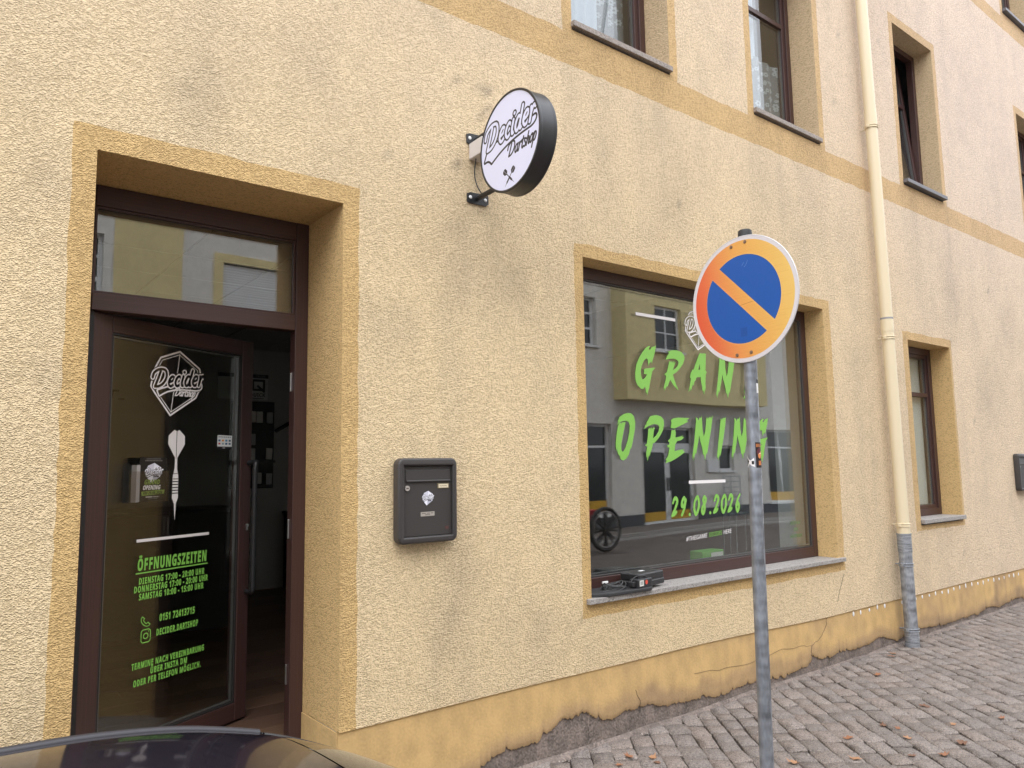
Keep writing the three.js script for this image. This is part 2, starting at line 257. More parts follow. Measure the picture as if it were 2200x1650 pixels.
function stainHaze(x, y) {                                               // weathering: grey patches, runs under sills, darker foot; plus painted lens haze, upper right
  let d = 0.08 * sstep(0.46, 0.80, fbm(x * 1.1, y * 0.8, 3)) + 0.09 * sstep(0.46, 0.78, fbm(x * 4.6, y * 1.6, 9)) + 0.16 * (fbm(x * 9, y * 9, 21, 3) - 0.45);
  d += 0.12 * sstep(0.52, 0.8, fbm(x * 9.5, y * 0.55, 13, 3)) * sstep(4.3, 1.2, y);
  for (const [sx, sy, r] of SPOTS) { const q = ((x - sx) ** 2 + ((y - sy) * 0.75) ** 2) / (r * r); if (q < 6) d += 0.27 * Math.exp(-q) * (0.1 + 1.2 * fbm(x * 12, y * 9, 5, 3)); }
  for (const [sx, sy, r] of PITS) { const q = ((x - sx) ** 2 + (y - sy) ** 2) / (r * r); if (q < 6) d += 0.55 * Math.exp(-q); }
  for (const u of UP) if (y < u[1] && x > u[0] - 0.1 && x < u[2] + 0.1) d += 0.2 * sstep(u[1] - 2.2, u[1], y) * fbm(x * 12, y * 0.4, 31, 2);
  const grey = clamp(0.22 * sstep(2.2, 6, y) + 0.24 * sstep(4.0, 10, x));  // pale lens haze towards the upper right, painted into the vertex colours
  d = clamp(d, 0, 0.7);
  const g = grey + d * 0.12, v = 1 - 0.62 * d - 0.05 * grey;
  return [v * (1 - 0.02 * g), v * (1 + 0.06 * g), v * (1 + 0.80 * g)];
}
{
  const inR = (r, x, y) => x > r[0] && x < r[2] && y > r[1] && y < r[3];
  const cuts = (lo, hi, step, vals) => { const s = [...new Set([lo, hi, ...vals.filter((v) => v > lo && v < hi)].map((v) => Math.round(v * 1e4) / 1e4))].sort((a, b) => a - b), o = []; for (let i = 0; i < s.length - 1; i++) { const n = Math.max(1, Math.round((s[i + 1] - s[i]) / step)); for (let k = 0; k < n; k++) o.push(lerp(s[i], s[i + 1], k / n)); } o.push(hi); return o; };
  const all = [...OPEN, ...Object.values(BANDS)];
  const xs = cuts(-3, 17, 0.055, all.flatMap((r) => [r[0], r[2]])), ys = cuts(0.40, 10, 0.055, all.flatMap((r) => [r[1], r[3]]));
  const isOpenEdge = (x, y) => OPEN.some((r) => x >= r[0] - 1e-3 && x <= r[2] + 1e-3 && y >= r[1] - 1e-3 && y <= r[3] + 1e-3);
  const key = (x, y) => { if (OPEN.some((r) => inR(r, x, y))) return null; for (const k of Object.keys(BANDS)) if (inR(BANDS[k], x, y)) return k.startsWith('course') && Object.keys(BANDS).some((q) => q.startsWith('up') && inR(BANDS[q], x, y) && y > 4.48) ? 'up' : k; return 'wall'; };
  const sets = {};
  const nx = xs.length;
  const vert = (i, j) => { let x = xs[i], y = ys[j]; if (j === 0) return [x, plTop(x), 0]; if (!isOpenEdge(x, y)) { const n1 = vnoise(x * 17, y * 17, 71) - 0.5, n2 = vnoise(x * 17, y * 17, 83) - 0.5; x += n1 * 0.014; y += n2 * 0.014; } return [x, y, 0.0035 * (fbm(x * 1.3, y * 1.3, 55, 2) - 0.5) * (isOpenEdge(x, y) ? 0 : 1)]; };
  for (let j = 0; j < ys.length - 1; j++) for (let i = 0; i < nx - 1; i++) {
    const k = key((xs[i] + xs[i + 1]) / 2, (ys[j] + ys[j + 1]) / 2); if (!k) continue;
    const s = (sets[k] ??= { map: new Map(), pos: [], uv: [], col: [], idx: [] });
    const v = (a, b) => { const id = b * nx + a; if (!s.map.has(id)) { const p = vert(a, b); s.map.set(id, s.pos.length / 3); s.pos.push(...p); s.uv.push(p[0], p[1]); s.col.push(...stainHaze(p[0], p[1])); } return s.map.get(id); };
    const a = v(i, j), b = v(i + 1, j), c = v(i + 1, j + 1), d = v(i, j + 1); s.idx.push(a, b, c, a, c, d);
  }
  const NAMES = { wall: 'wall', course: 'string_course', course2: 'string_course' };
  for (const [k, s] of Object.entries(sets)) {
    const g = new THREE.BufferGeometry(); g.setAttribute('position', new THREE.Float32BufferAttribute(s.pos, 3)); g.setAttribute('uv', new THREE.Float32BufferAttribute(s.uv, 2)); g.setAttribute('color', new THREE.Float32BufferAttribute(s.col, 3)); g.setIndex(s.idx); g.computeVertexNormals();
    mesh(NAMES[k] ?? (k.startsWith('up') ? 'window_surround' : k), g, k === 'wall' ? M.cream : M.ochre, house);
  }
}
// plinth: grey base coat with flaking ochre render in front of it
const FLAKE = [[2.42, 0.083], [2.47, 0.099], [2.58, 0.127], [2.66, 0.113], [2.79, 0.111], [2.92, 0.143], [3.0, 0.181], [3.1, 0.168], [3.2, 0.175], [3.3, 0.117], [3.41, 0.087], [3.55, 0.111], [3.66, 0.111], [3.78, 0.11], [3.93, 0.089], [4.05, 0.087], [4.18, 0.078], [4.29, 0.082], [4.46, 0.051], [4.6, 0.066], [4.75, 0.073], [4.88, 0.077], [5.1, 0.064], [5.26, 0.035], [5.4, 0.057], [5.55, 0.061], [5.64, 0.08], [5.65, 0.129], [5.77, 0.092], [5.89, 0.083], [6.05, 0.098], [6.33, 0.073], [6.59, 0.096], [6.82, 0.116], [7.05, 0.039], [7.51, 0.086], [7.83, 0.059], [8.11, 0.052], [8.47, 0.053], [8.85, 0.048], [9.13, 0.087], [9.47, 0.045], [9.77, 0.078], [10.15, 0.075]];
{
  mesh('plinth_base', [box(1.614, -0.1, -0.05, 17, 0.36, -0.017), box(-3, -0.1, -0.05, 0.508, 0.36, -0.017)], M.greyBase, house);
  const bottom = (x) => { if (x < 2.42) return 0.03 + 0.05 * fbm(x * 5, 0, 3); if (x > 10.15) return 0.04 + 0.06 * fbm(x * 4, 2, 3); let i = 0; while (FLAKE[i + 1][0] < x) i++; return lerp(FLAKE[i][1], FLAKE[i + 1][1], (x - FLAKE[i][0]) / (FLAKE[i + 1][0] - FLAKE[i][0])); };
  const coat = (x0, x1) => {
    const pos = [], uv = [], col = [], idx = [], n = Math.round((x1 - x0) / 0.008), rows = 10; let c = 0;
    for (let i = 0; i <= n; i++) {
      const x = lerp(x0, x1, i / n), b = bottom(x) + 0.04 * (fbm(x * 12, 1.5, 11, 5) - 0.5) + 0.10 * Math.max(0, fbm(x * 30, 5, 12, 2) - 0.68) + 0.010 * (hash(Math.round(x * 125), 3) - 0.5) + 0.03 * sstep(2.6, 3.2, x) * sstep(4.2, 3.4, x), t = plTop(x) - 0.001;
      for (let j = 0; j <= rows + 1; j++) {
        const y = j === 0 ? b : lerp(b, t, (j - 1) / rows), z = j === 0 ? -0.0165 : -0.008 + 0.003 * (fbm(x * 2, y * 4, 8, 2) - 0.5);
        pos.push(x, y, z); uv.push(x, y); const wet = 0.55 * sstep(0.10, 0.02, y - b - 0.10 * fbm(x * 3.5, y * 2, 6) * sstep(0.35, 0.6, fbm(x * 1.9, 3, 16))) + 0.3 * sstep(0.5, 0.75, fbm(x * 2.2, y * 3, 26)) + 0.35 * sstep(6, 7, x) * sstep(0.5, 0.7, fbm(x * 5, y * 1.2, 36)), e = j < 1 ? 0.6 : 1;
        const v = (1 - 0.5 * wet) * e; col.push(v, v * (1 + 0.0 * wet), v * (1 + 0.3 * wet));
      }
      if (i < n) { const w = rows + 2; for (let j = 0; j <= rows; j++) { const a = i * w + j; idx.push(a, a + w, a + w + 1, a, a + w + 1, a + 1); } }
    }
    const g = new THREE.BufferGeometry(); g.setAttribute('position', new THREE.Float32BufferAttribute(pos, 3)); g.setAttribute('uv', new THREE.Float32BufferAttribute(uv, 2)); g.setAttribute('color', new THREE.Float32BufferAttribute(col, 3)); g.setIndex(idx); g.computeVertexNormals(); return g;
  };
  mesh('plinth', coat(1.611, 17), M.plinth, house); mesh('plinth', coat(-3, 0.511), M.plinth, house);
  // the render's lower lip, a centimetre proud of the plinth
  const lip = []; for (let x = 1.611; x < 17; x += 0.25) lip.push(quad([x, plTop(x), -0.012], [Math.min(17, x + 0.25), plTop(Math.min(17, x + 0.25)), -0.012], [Math.min(17, x + 0.25), plTop(Math.min(17, x + 0.25)), 0], [x, plTop(x), 0])); mesh('render_edge', lip, M.reveal, house);
  // cracks: narrow dark fissures
  const CR = [[[6.069, 0.503], [5.976, 0.422], [5.893, 0.382], [5.888, 0.343], [5.823, 0.282], [5.761, 0.242], [5.653, 0.209], [5.641, 0.133]], [[5.653, 0.209], [5.556, 0.224], [5.242, 0.244], [4.849, 0.216], [4.462, 0.229], [4.2, 0.25]], [[3.621, 0.257], [3.659, 0.181], [3.655, 0.105]], [[6.069, 0.503], [6.1, 0.56], [6.2, 0.72]]];
  CR.forEach((l, q) => { const pts = []; for (let i = 0; i < l.length - 1; i++) for (let k = 0; k < 4; k++) pts.push([lerp(l[i][0], l[i + 1][0], k / 4) + (hash(i, k, q) - 0.5) * 0.012, lerp(l[i][1], l[i + 1][1], k / 4) + (hash(i, k, q + 9) - 0.5) * 0.012, q === 3 ? 0.0005 : -0.0065]); pts.push([...l[l.length - 1], q === 3 ? 0.0005 : -0.0065]); const g = tube(pts, q === 1 ? 0.0009 : 0.0014, 60, 4); g.scale(1, 1, 1); mesh('crack', g, M.gasket, house); });
  // white paint dabs along the top of the plinth
  const DABS = [[6.324, 0.382], [6.444, 0.38], [6.596, 0.381], [6.738, 0.389], [6.872, 0.382], [7.2, 0.374], [7.475, 0.375], [7.612, 0.376], [7.762, 0.371], [7.897, 0.376], [8.043, 0.37], [8.182, 0.362], [8.313, 0.374], [8.454, 0.373], [8.602, 0.375], [8.753, 0.375], [8.909, 0.365], [9.047, 0.362], [9.185, 0.37], [9.333, 0.36], [9.48, 0.355], [9.623, 0.354], [9.772, 0.36], [9.906, 0.352], [10.051, 0.351]];
  const dg = new THREE.SphereGeometry(1, 10, 6); DABS.forEach(([x, y], i) => { const m = mesh('paint_dab', dg, M.white, house); m.position.set(x, y - 0.012, -0.0065); m.scale.set(0.011 + 0.006 * hash(i, 1), 0.014 + 0.012 * hash(i, 2), 0.003); });
}
// reveals: left, right, top
function reveal(o, depth, parent, mat = M.reveal, y0 = o[1]) {
  const [x0, , x1, y1] = o, n = 14;
  return mesh('reveal', [quad([x0, y0, 0], [x0, y0, -depth], [x0, y1, -depth], [x0, y1, 0], 4, n), quad([x1, y0, -depth], [x1, y0, 0], [x1, y1, 0], [x1, y1, -depth], 4, n), quad([x0, y1, -depth], [x1, y1, -depth], [x1, y1, 0], [x0, y1, 0], n, 4)], mat, parent);
}
// the wall has thickness: inside lining around every opening
function pane(x0, y0, x1, y1, z, parent, mat = M.glass, gap = 0.018) {
  const p = mesh('glass_pane', quad([x0, y0, z], [x1, y0, z], [x1, y1, z], [x0, y1, z]), mat, parent), q = mesh('glass_pane', quad([x0, y0, z - gap], [x1, y0, z - gap], [x1, y1, z - gap], [x0, y1, z - gap]), mat, parent); return [p, q];
}
function bars(list, horizontal, parent, name) { return mesh(name, list, horizontal ? M.woodH : M.woodV, parent); }

// ---------------------------------------------------------------- entrance door
const ZD = -0.42, FLOOR = 0.305;
{
  const d = group('entrance_door', house); d.userData.label = 'brown entrance with a transom light and its glazed leaf standing ajar';
  reveal(DOOR, 0.43, d, M.reveal, plTop(1));
  mesh('plinth_return', box(1.6045, -0.1, -0.43, 1.63, plTop(1.6) - 0.002, -0.0115), M.plinthSide, d); mesh('plinth_return', box(0.49, -0.1, -0.43, 0.519, plTop(0.5) - 0.002, -0.0115), M.plinthSide, d);
  mesh('threshold', rbox(0.522, 0.18, -0.50, 1.602, 0.302, -0.02, 0.008), M.sill, d);
  // fixed frame: jambs, head, transom bar
  mesh('door_jamb', rbox(0.512, 0.302, ZD - 0.07, 0.578, 2.984, ZD, 0.004), M.woodV, d); mesh('door_jamb', rbox(1.540, 0.302, ZD - 0.07, 1.610, 2.984, ZD, 0.004), M.woodV, d);
  mesh('door_head', rbox(0.5785, 2.885, ZD - 0.07, 1.5395, 2.983, ZD, 0.004), M.woodH, d); mesh('transom_bar', rbox(0.5785, 2.394, ZD - 0.07, 1.5395, 2.475, ZD + 0.002, 0.004), M.woodH, d);
  mesh('glazing_bead', [ring(0.5787, 2.4755, 1.5393, 2.8845, 0.011, ZD - 0.03, ZD - 0.008, 0.002)], M.woodH, d);
  mesh('gasket', [box(0.579, 0.305, ZD - 0.075, 0.596, 2.393, ZD - 0.02)], M.gasket, d);
  pane(0.58, 2.476, 1.538, 2.884, ZD - 0.022, d, M.glass, 0.016);
  for (const y of [0.62, 1.35, 2.12]) mesh('strike_plate', rbox(1.532, y - 0.05, ZD - 0.05, 1.541, y + 0.05, ZD - 0.035, 0.003), M.steel, d);
  // the leaf: hinged at its left edge, swung inwards; x runs along the leaf, z towards the street
  const leaf = group('door_leaf', house, [0.5974, 0, -0.45]); leaf.rotation.y = R(27.37); leaf.userData.label = 'glazed brown door leaf swung open, with white and green lettering';
  const L = 1.008, y0 = 0.317, y1 = 2.392, gx0 = 0.098, gx1 = 0.924, gy0 = 0.410, gy1 = 2.31;
  mesh('leaf_stile', rbox(0.0, y0, -0.066, gx0, y1, 0, 0.005), M.woodV, leaf); mesh('leaf_stile', rbox(gx1, y0, -0.066, L, y1, 0, 0.005), M.woodV, leaf);
  mesh('leaf_rail', rbox(gx0, gy1, -0.066, gx1, y1, -0.0005, 0.004), M.woodH, leaf); mesh('leaf_rail', rbox(gx0, y0, -0.066, gx1, gy0, -0.0005, 0.004), M.woodH, leaf);
  mesh('glazing_bead', ring(gx0, gy0, gx1, gy1, 0.010, -0.03, -0.004, 0.002), M.gasket, leaf);
  mesh('spacer', ring(gx0 + 0.012, gy0 + 0.012, gx1 - 0.012, gy1 - 0.012, 0.009, -0.027, -0.014, 0.001), M.spacer, leaf);
  pane(gx0, gy0, gx1, gy1, -0.012, leaf, M.doorGlass, 0.016);
  // long black pull handle
  mesh('handle', [tube([[0.985, 1.70, 0.0], [0.985, 1.705, 0.05], [0.965, 1.70, 0.075], [0.953, 1.66, 0.08]], 0.014, 20, 10), cyl([0.953, 1.665, 0.08], [0.953, 1.04, 0.08], 0.0145), tube([[0.953, 1.045, 0.08], [0.955, 1.005, 0.078], [0.975, 0.99, 0.05], [0.985, 0.99, 0.0]], 0.014, 20, 10)], M.black, leaf);
  mesh('lock_cylinder', [cyl([0.982, 1.352, -0.001], [0.982, 1.352, 0.008], 0.009), rbox(0.976, 1.325, -0.001, 0.988, 1.352, 0.006, 0.002)], M.steel, leaf);
  const zt = -0.0095;
  decal('emblem', 0.345, 0.345, alphaTex(1024, 1024, emblemLines), M.vinylWhite, leaf, [0.481, 2.106, zt]);
  // dart: flights, shaft, barrel rings, point
  { const F = (p) => new THREE.ShapeGeometry(poly(p)), x = 0.4925, gs = [];
    gs.push(F([[x - 0.002, 1.862], [x - 0.016, 1.868], [x - 0.05, 1.838], [x - 0.052, 1.795], [x - 0.008, 1.728], [x - 0.002, 1.735]]), F([[x + 0.002, 1.862], [x + 0.002, 1.735], [x + 0.008, 1.728], [x + 0.052, 1.795], [x + 0.05, 1.838], [x + 0.016, 1.868]]), F([[x - 0.007, 1.729], [x - 0.008, 1.672], [x - 0.013, 1.648], [x + 0.013, 1.648], [x + 0.008, 1.672], [x + 0.007, 1.729], [x + 0.0015, 1.735], [x + 0.0015, 1.722], [x - 0.0015, 1.722], [x - 0.0015, 1.735]]), F([[x - 0.015, 1.645], [x - 0.018, 1.622], [x + 0.018, 1.622], [x + 0.015, 1.645]]));
    for (let k = 0; k < 5; k++) gs.push(F(rectPts(x - 0.018, 1.609 - k * 0.0145, x + 0.018, 1.618 - k * 0.0145)));
    gs.push(F([[x - 0.018, 1.546], [x - 0.019, 1.525], [x - 0.008, 1.502], [x - 0.005, 1.497], [x + 0.002, 1.415], [x + 0.003, 1.415], [x + 0.008, 1.5], [x + 0.019, 1.525], [x + 0.018, 1.546]]));
    const m = mesh('dart_film', gs, M.vinylWhite, leaf); m.position.z = zt; }
  mesh('line_film', new THREE.ShapeGeometry(poly(rectPts(0.278, 1.3225, 0.721, 1.3365))), M.vinylWhite, leaf).position.z = zt;
  const SC = 2100, tx = (name, x0, x1, yb, yt, draw) => { const w = x1 - x0, h = yt - yb; decal(name, w, h, alphaTex(Math.round(w * SC), Math.round(h * SC), (c, W, H) => draw(c, (x) => (x - x0) * SC, (y) => (yt - y) * SC, SC)), M.green, leaf, [(x0 + x1) / 2, (yb + yt) / 2, zt]); };
  tx('opening_hours', 0.25, 0.75, 1.03, 1.29, (c, X, Y, S) => {
    const T = (t, a, b, y, h) => fitText(c, t, X(a), Y(y), (b - a) * S, h * S);
    T('ÖFFNUNGSZEITEN', 0.287, 0.713, 1.189, 0.054); c.fillRect(X(0.28), Y(1.179), 0.437 * S, 0.0065 * S);
    T('DIENSTAG 17:00 - 20:00 UHR', 0.298, 0.698, 1.124, 0.029); T('DONNERSTAG 17:00 - 20:00 UHR', 0.273, 0.722, 1.087, 0.029); T('SAMSTAG 10:00 - 15:00 UHR', 0.302, 0.695, 1.05, 0.029);
  });
  tx('contact_lines', 0.30, 0.70, 0.83, 0.985, (c, X, Y, S) => {
    fitText(c, '0151 72413715', X(0.424), Y(0.932), 0.219 * S, 0.033 * S); fitText(c, 'DECIDER.DARTSHOP', X(0.408), Y(0.866), 0.258 * S, 0.03 * S);
    c.lineWidth = 0.0042 * S; c.lineJoin = 'round';
    c.beginPath(); c.moveTo(X(0.327), Y(0.969)); c.bezierCurveTo(X(0.317), Y(0.962), X(0.318), Y(0.945), X(0.333), Y(0.932)); c.bezierCurveTo(X(0.346), Y(0.92), X(0.362), Y(0.917), X(0.371), Y(0.928)); c.lineTo(X(0.359), Y(0.939)); c.lineTo(X(0.35), Y(0.934)); c.bezierCurveTo(X(0.342), Y(0.938), X(0.336), Y(0.946), X(0.334), Y(0.953)); c.lineTo(X(0.339), Y(0.959)); c.closePath(); c.stroke();
    c.lineWidth = 0.005 * S; c.beginPath(); c.roundRect(X(0.323), Y(0.907), 0.052 * S, 0.06 * S, 0.014 * S); c.stroke(); c.beginPath(); c.arc(X(0.349), Y(0.877), 0.0125 * S, 0, 7); c.stroke(); c.beginPath(); c.arc(X(0.364), Y(0.897), 0.003 * S, 0, 7); c.fill();
  });
  tx('appointment_note', 0.26, 0.73, 0.63, 0.78, (c, X, Y, S) => { const T = (t, a, b, y) => fitText(c, t, X(a), Y(y), (b - a) * S, 0.0285 * S); T('TERMINE NACH VEREINBARUNG', 0.276, 0.712, 0.733); T('ÜBER INSTA DM', 0.381, 0.604, 0.695); T('ODER PER TELEFON MÖGLICH.', 0.288, 0.693, 0.654); });
  // card payment sticker
  print('payment_sticker', 0.105, 0.075, colourTex(256, 184, (c, w, h) => { c.fillStyle = '#d9dcdc'; c.fillRect(0, 0, w, h * 0.82); c.fillStyle = '#151518'; c.fillRect(0, h * 0.82, w, h * 0.18); c.fillStyle = '#55606a'; for (let i = 0; i < 7; i++) c.fillRect(16 + i * 33, 16, 24, 12); for (let i = 0; i < 4; i++) for (let j = 0; j < 2; j++) { c.fillStyle = ['#2a5a86', '#d08a2a', '#3a7fa0', '#28485a', '#b04040', '#8aa0aa', '#24517a', '#3a5c74'][i + 4 * j]; c.fillRect(18 + i * 60, 58 + j * 42, 36, 24); } c.fillStyle = '#ccc'; c.fillRect(92, 164, 44, 10); }), leaf, [0.813, 1.813, zt + 0.001]);
}
// flyer holder on the glass (a thing of its own)
{
  const h = group('flyer_holder', null, [0.5974, 0, -0.45]); h.rotation.y = R(27.37); tag(h, 'clear acrylic flyer holder stuck on the glazed door leaf', 'holder');
  const clear = phys([0.9, 0.9, 0.9], { transmission: 1, thickness: 0, roughness: 0.08, ior: 1.45 });
  mesh('pocket', [box(0.185, 1.512, 0.003, 0.405, 1.515, 0.045), box(0.185, 1.515, 0.040, 0.405, 1.66, 0.043), box(0.182, 1.512, 0.003, 0.185, 1.70, 0.043), box(0.405, 1.512, 0.003, 0.408, 1.70, 0.043)], clear, h);
  mesh('divider', box(0.225, 1.515, 0.004, 0.245, 1.69, 0.038), std([0.36, 0.34, 0.33]), h);
  const f = group('flyer', null, [0.5974, 0, -0.45]); f.rotation.y = R(27.37); tag(f, 'black flyer announcing the grand opening, in the clear holder on the door', 'flyer');
  print('sheet', 0.155, 0.21, colourTex(465, 630, (c, w, hh) => {
    c.fillStyle = '#141210'; c.fillRect(0, 0, w, hh); c.fillStyle = '#8a8380'; c.font = '20px sans-serif'; for (let i = 0; i < 12; i++) { c.fillRect(110 + i * 21, 18, 15, 9); c.fillRect(90 + i * 25, 44, 18, 10); }
    c.save(); c.translate(70, 66); emblemPrint(c, 330, 320); c.restore();
    c.fillStyle = c.strokeStyle = '#7f9a45'; brushText(c, 'GRAND', 80, 390, 94, 0.82, 0.05); c.fillStyle = c.strokeStyle = '#f2f0f0'; brushText(c, 'OPENING', 60, 464, 84, 0.78, 0.05);
    c.fillStyle = '#7f9a45'; c.beginPath(); c.moveTo(40, 490); c.lineTo(440, 470); c.lineTo(430, 530); c.lineTo(50, 550); c.closePath(); c.fill(); c.fillStyle = c.strokeStyle = '#20230f'; brushText(c, 'AM 29.08.2026', 66, 533, 58, 0.84, 0.02);
    c.fillStyle = '#d8d2c8'; c.font = 'bold 24px sans-serif'; c.fillText('STRASSE 3', 235, 578); for (let i = 0; i < 6; i++) c.fillRect(118 + i * 19, 562, 14, 15); c.fillStyle = '#777'; for (let i = 0; i < 8; i++) c.fillRect(160 + i * 20, 592, 14, 10);
  }), f, [0.325, 1.622, 0.03]);
}

// ---------------------------------------------------------------- shop window
const ZS = -0.172, ZG = -0.186;
{
  const w = group('shop_window', house); w.userData.label = 'large shop window with green brush lettering on its glass';
  reveal(SHOP, 0.2, w);
  mesh('sill', rbox(3.216, 0.823, ZS - 0.05, 6.196, 0.855, 0.032, 0.004), M.sill, w);
  mesh('frame_jamb', rbox(3.259, 0.856, ZS - 0.07, 3.335, 2.979, ZS, 0.005), M.woodV, w); mesh('frame_jamb', rbox(6.04, 0.856, ZS - 0.07, 6.116, 2.979, ZS, 0.005), M.woodV, w);
  mesh('frame_rail', rbox(3.3355, 2.898, ZS - 0.07, 6.0395, 2.979, ZS, 0.005), M.woodH, w); mesh('frame_rail', rbox(3.3355, 0.856, ZS - 0.07, 6.0395, 0.94, ZS, 0.005), M.woodH, w);
  mesh('glazing_bead', ring(3.336, 0.9405, 6.039, 2.8975, 0.012, ZG - 0.03, ZS - 0.004, 0.003), M.anthracite, w);
  mesh('spacer', ring(3.352, 0.956, 6.023, 2.882, 0.010, ZG - 0.018, ZG - 0.002, 0.001), M.spacer, w);
  pane(3.336, 0.94, 6.0395, 2.898, ZG, w, M.glass, 0.02);
  const zl = ZG + 0.002;
  const px = (ox, oy) => ([a, b]) => { const u = ox + a / 5.5, v = oy + b / 5.5; return winXY(u, v); };
  // where a point of the glass lies, from its place in a survey sketch of the window (2200 wide)
  const winXY = (u, v) => { const e = new THREE.Euler(R(6.329), R(-38.149), R(-0.902), 'YXZ'), d = new THREE.Vector3((u - 1100) / 1620.3, -(v - 825) / 1620.3, -1).applyEuler(e), t = (zl - 3.4) / d.z; return [d.x * t, 1.65 + d.y * t]; };
  const A = px(1300, 620), B = px(1300, 860);
  const G = [[600, 672], [590, 740], [575, 800], [560, 850], [551, 890], [541, 860], [525, 880], [512, 918], [508, 880], [502, 838], [488, 825], [458, 850], [433, 910], [420, 970], [425, 1030], [440, 1068], [452, 1073], [475, 1048], [495, 1010], [454, 1010], [462, 982], [455, 960], [475, 945], [592, 933], [572, 962], [560, 970], [545, 1040], [530, 1110], [520, 1180], [510, 1200], [498, 1265], [492, 1215], [482, 1240], [480, 1195], [470, 1158], [445, 1190], [420, 1180], [380, 1140], [358, 1080], [354, 1000], [368, 900], [400, 820], [440, 750], [480, 700], [520, 675], [531, 681], [513, 715], [530, 725], [552, 688], [578, 686]];
  const Rr = [[715, 840], [730, 800], [757, 760], [735, 742], [768, 744], [762, 731], [800, 728], [850, 730], [900, 750], [933, 788], [938, 830], [920, 890], [880, 950], [840, 990], [800, 1015], [820, 1080], [845, 1150], [868, 1200], [845, 1185], [840, 1165], [830, 1170], [800, 1130], [770, 1078], [755, 1110], [735, 1165], [725, 1155], [702, 1210], [705, 1165], [690, 1195], [700, 1140], [715, 1080], [720, 1030], [698, 1013], [715, 1000], [730, 985], [745, 920], [755, 870], [766, 850], [775, 880], [785, 855], [800, 880], [806, 850], [815, 890], [822, 860], [830, 872], [815, 920], [800, 962], [830, 945], [858, 912], [867, 872], [852, 846], [820, 830], [770, 828]];
  const Aa = [[1113, 770], [1130, 760], [1140, 772], [1160, 765], [1190, 770], [1188, 900], [1185, 965], [1202, 990], [1190, 1010], [1185, 1100], [1190, 1210], [1180, 1180], [1170, 1258], [1160, 1200], [1150, 1210], [1145, 1150], [1135, 1110], [1128, 1045], [1080, 1050], [1065, 1090], [1055, 1100], [1045, 1150], [1035, 1130], [1013, 1215], [1010, 1180], [985, 1225], [1000, 1150], [1015, 1060], [1003, 1055], [1010, 1000], [1025, 975], [1030, 955], [1045, 960], [1065, 900], [1090, 830], [1100, 800]], Ah = [[1120, 890], [1100, 960], [1122, 955]];
  const Nn = [[1075, 240], [1070, 200], [1090, 210], [1105, 240], [1115, 200], [1130, 215], [1141, 180], [1146, 240], [1150, 330], [1165, 430], [1180, 380], [1190, 290], [1195, 215], [1205, 195], [1215, 225], [1235, 190], [1250, 215], [1272, 178], [1262, 260], [1250, 360], [1235, 450], [1220, 540], [1205, 640], [1195, 620], [1180, 712], [1170, 640], [1160, 650], [1150, 580], [1140, 540], [1120, 470], [1112, 410], [1100, 500], [1085, 580], [1075, 640], [1065, 620], [1045, 720], [1045, 650], [1030, 692], [1040, 600], [1055, 480], [1065, 350]];
  const Oo = [[135, 298], [157, 255], [146, 244], [168, 216], [160, 206], [215, 165], [260, 150], [310, 155], [340, 190], [356, 260], [352, 340], [335, 440], [320, 520], [305, 580], [300, 560], [280, 640], [250, 690], [215, 712], [187, 700], [170, 668], [185, 674], [150, 630], [140, 560], [130, 602], [125, 500], [135, 400], [150, 310], [165, 272], [181, 262], [187, 280], [205, 255], [222, 265], [232, 252], [242, 262], [226, 330], [206, 430], [190, 530], [193, 590], [210, 610], [235, 570], [265, 480], [285, 380], [290, 300], [275, 255], [245, 241], [205, 246], [168, 264]];
  const Pp = [[455, 340], [475, 310], [465, 305], [495, 275], [485, 265], [510, 230], [525, 195], [560, 180], [610, 175], [660, 190], [690, 225], [697, 280], [685, 350], [650, 420], [610, 475], [575, 510], [565, 500], [560, 540], [545, 600], [535, 622], [528, 665], [520, 640], [500, 722], [497, 650], [487, 680], [486, 620], [497, 545], [470, 535], [494, 512], [496, 490], [505, 420], [510, 340], [525, 325], [530, 345], [545, 315], [555, 340], [570, 320], [586, 325], [575, 370], [565, 450], [600, 420], [630, 370], [640, 320], [625, 290], [580, 280], [520, 300]];
  const E1 = [[800, 215], [860, 205], [1000, 210], [960, 235], [985, 250], [930, 280], [880, 305], [820, 332], [838, 336], [774, 326], [785, 260], [774, 240]], E2 = [[785, 350], [810, 355], [826, 344], [835, 380], [830, 440], [880, 430], [921, 415], [905, 434], [936, 434], [900, 470], [850, 485], [830, 520], [820, 600], [860, 590], [940, 578], [915, 600], [946, 610], [880, 660], [820, 700], [770, 725], [710, 743], [730, 715], [713, 702], [730, 680], [745, 650], [760, 560], [738, 555], [733, 530], [755, 525], [760, 500], [743, 482], [753, 465], [770, 450], [780, 400]];
  const Ii = [[1365, 210], [1380, 240], [1390, 205], [1405, 215], [1427, 198], [1420, 290], [1405, 400], [1390, 500], [1372, 610], [1362, 660], [1355, 640], [1335, 717], [1335, 660], [1320, 688], [1328, 600], [1340, 480], [1352, 360], [1360, 270]];
  const Dd = [[1648, 850], [1700, 835], [1745, 860], [1770, 930], [1760, 1050], [1725, 1180], [1670, 1280], [1645, 1270], [1632, 1320], [1630, 1290], [1612, 1300], [1640, 1240], [1625, 1230], [1637, 1080], [1633, 920]], Dh = [[1680, 930], [1665, 1180], [1705, 1090], [1725, 980], [1712, 920]];
  const shp = (pts, f, hole, dx = 0, dy = 0, sc = 1) => { const q = (p) => { const [x, y] = f(p); return [x + dx, y + dy]; }; return extrude(poly(pts.map(q), hole ? [hole.map(q)] : []), zl, zl + 0.0006); };
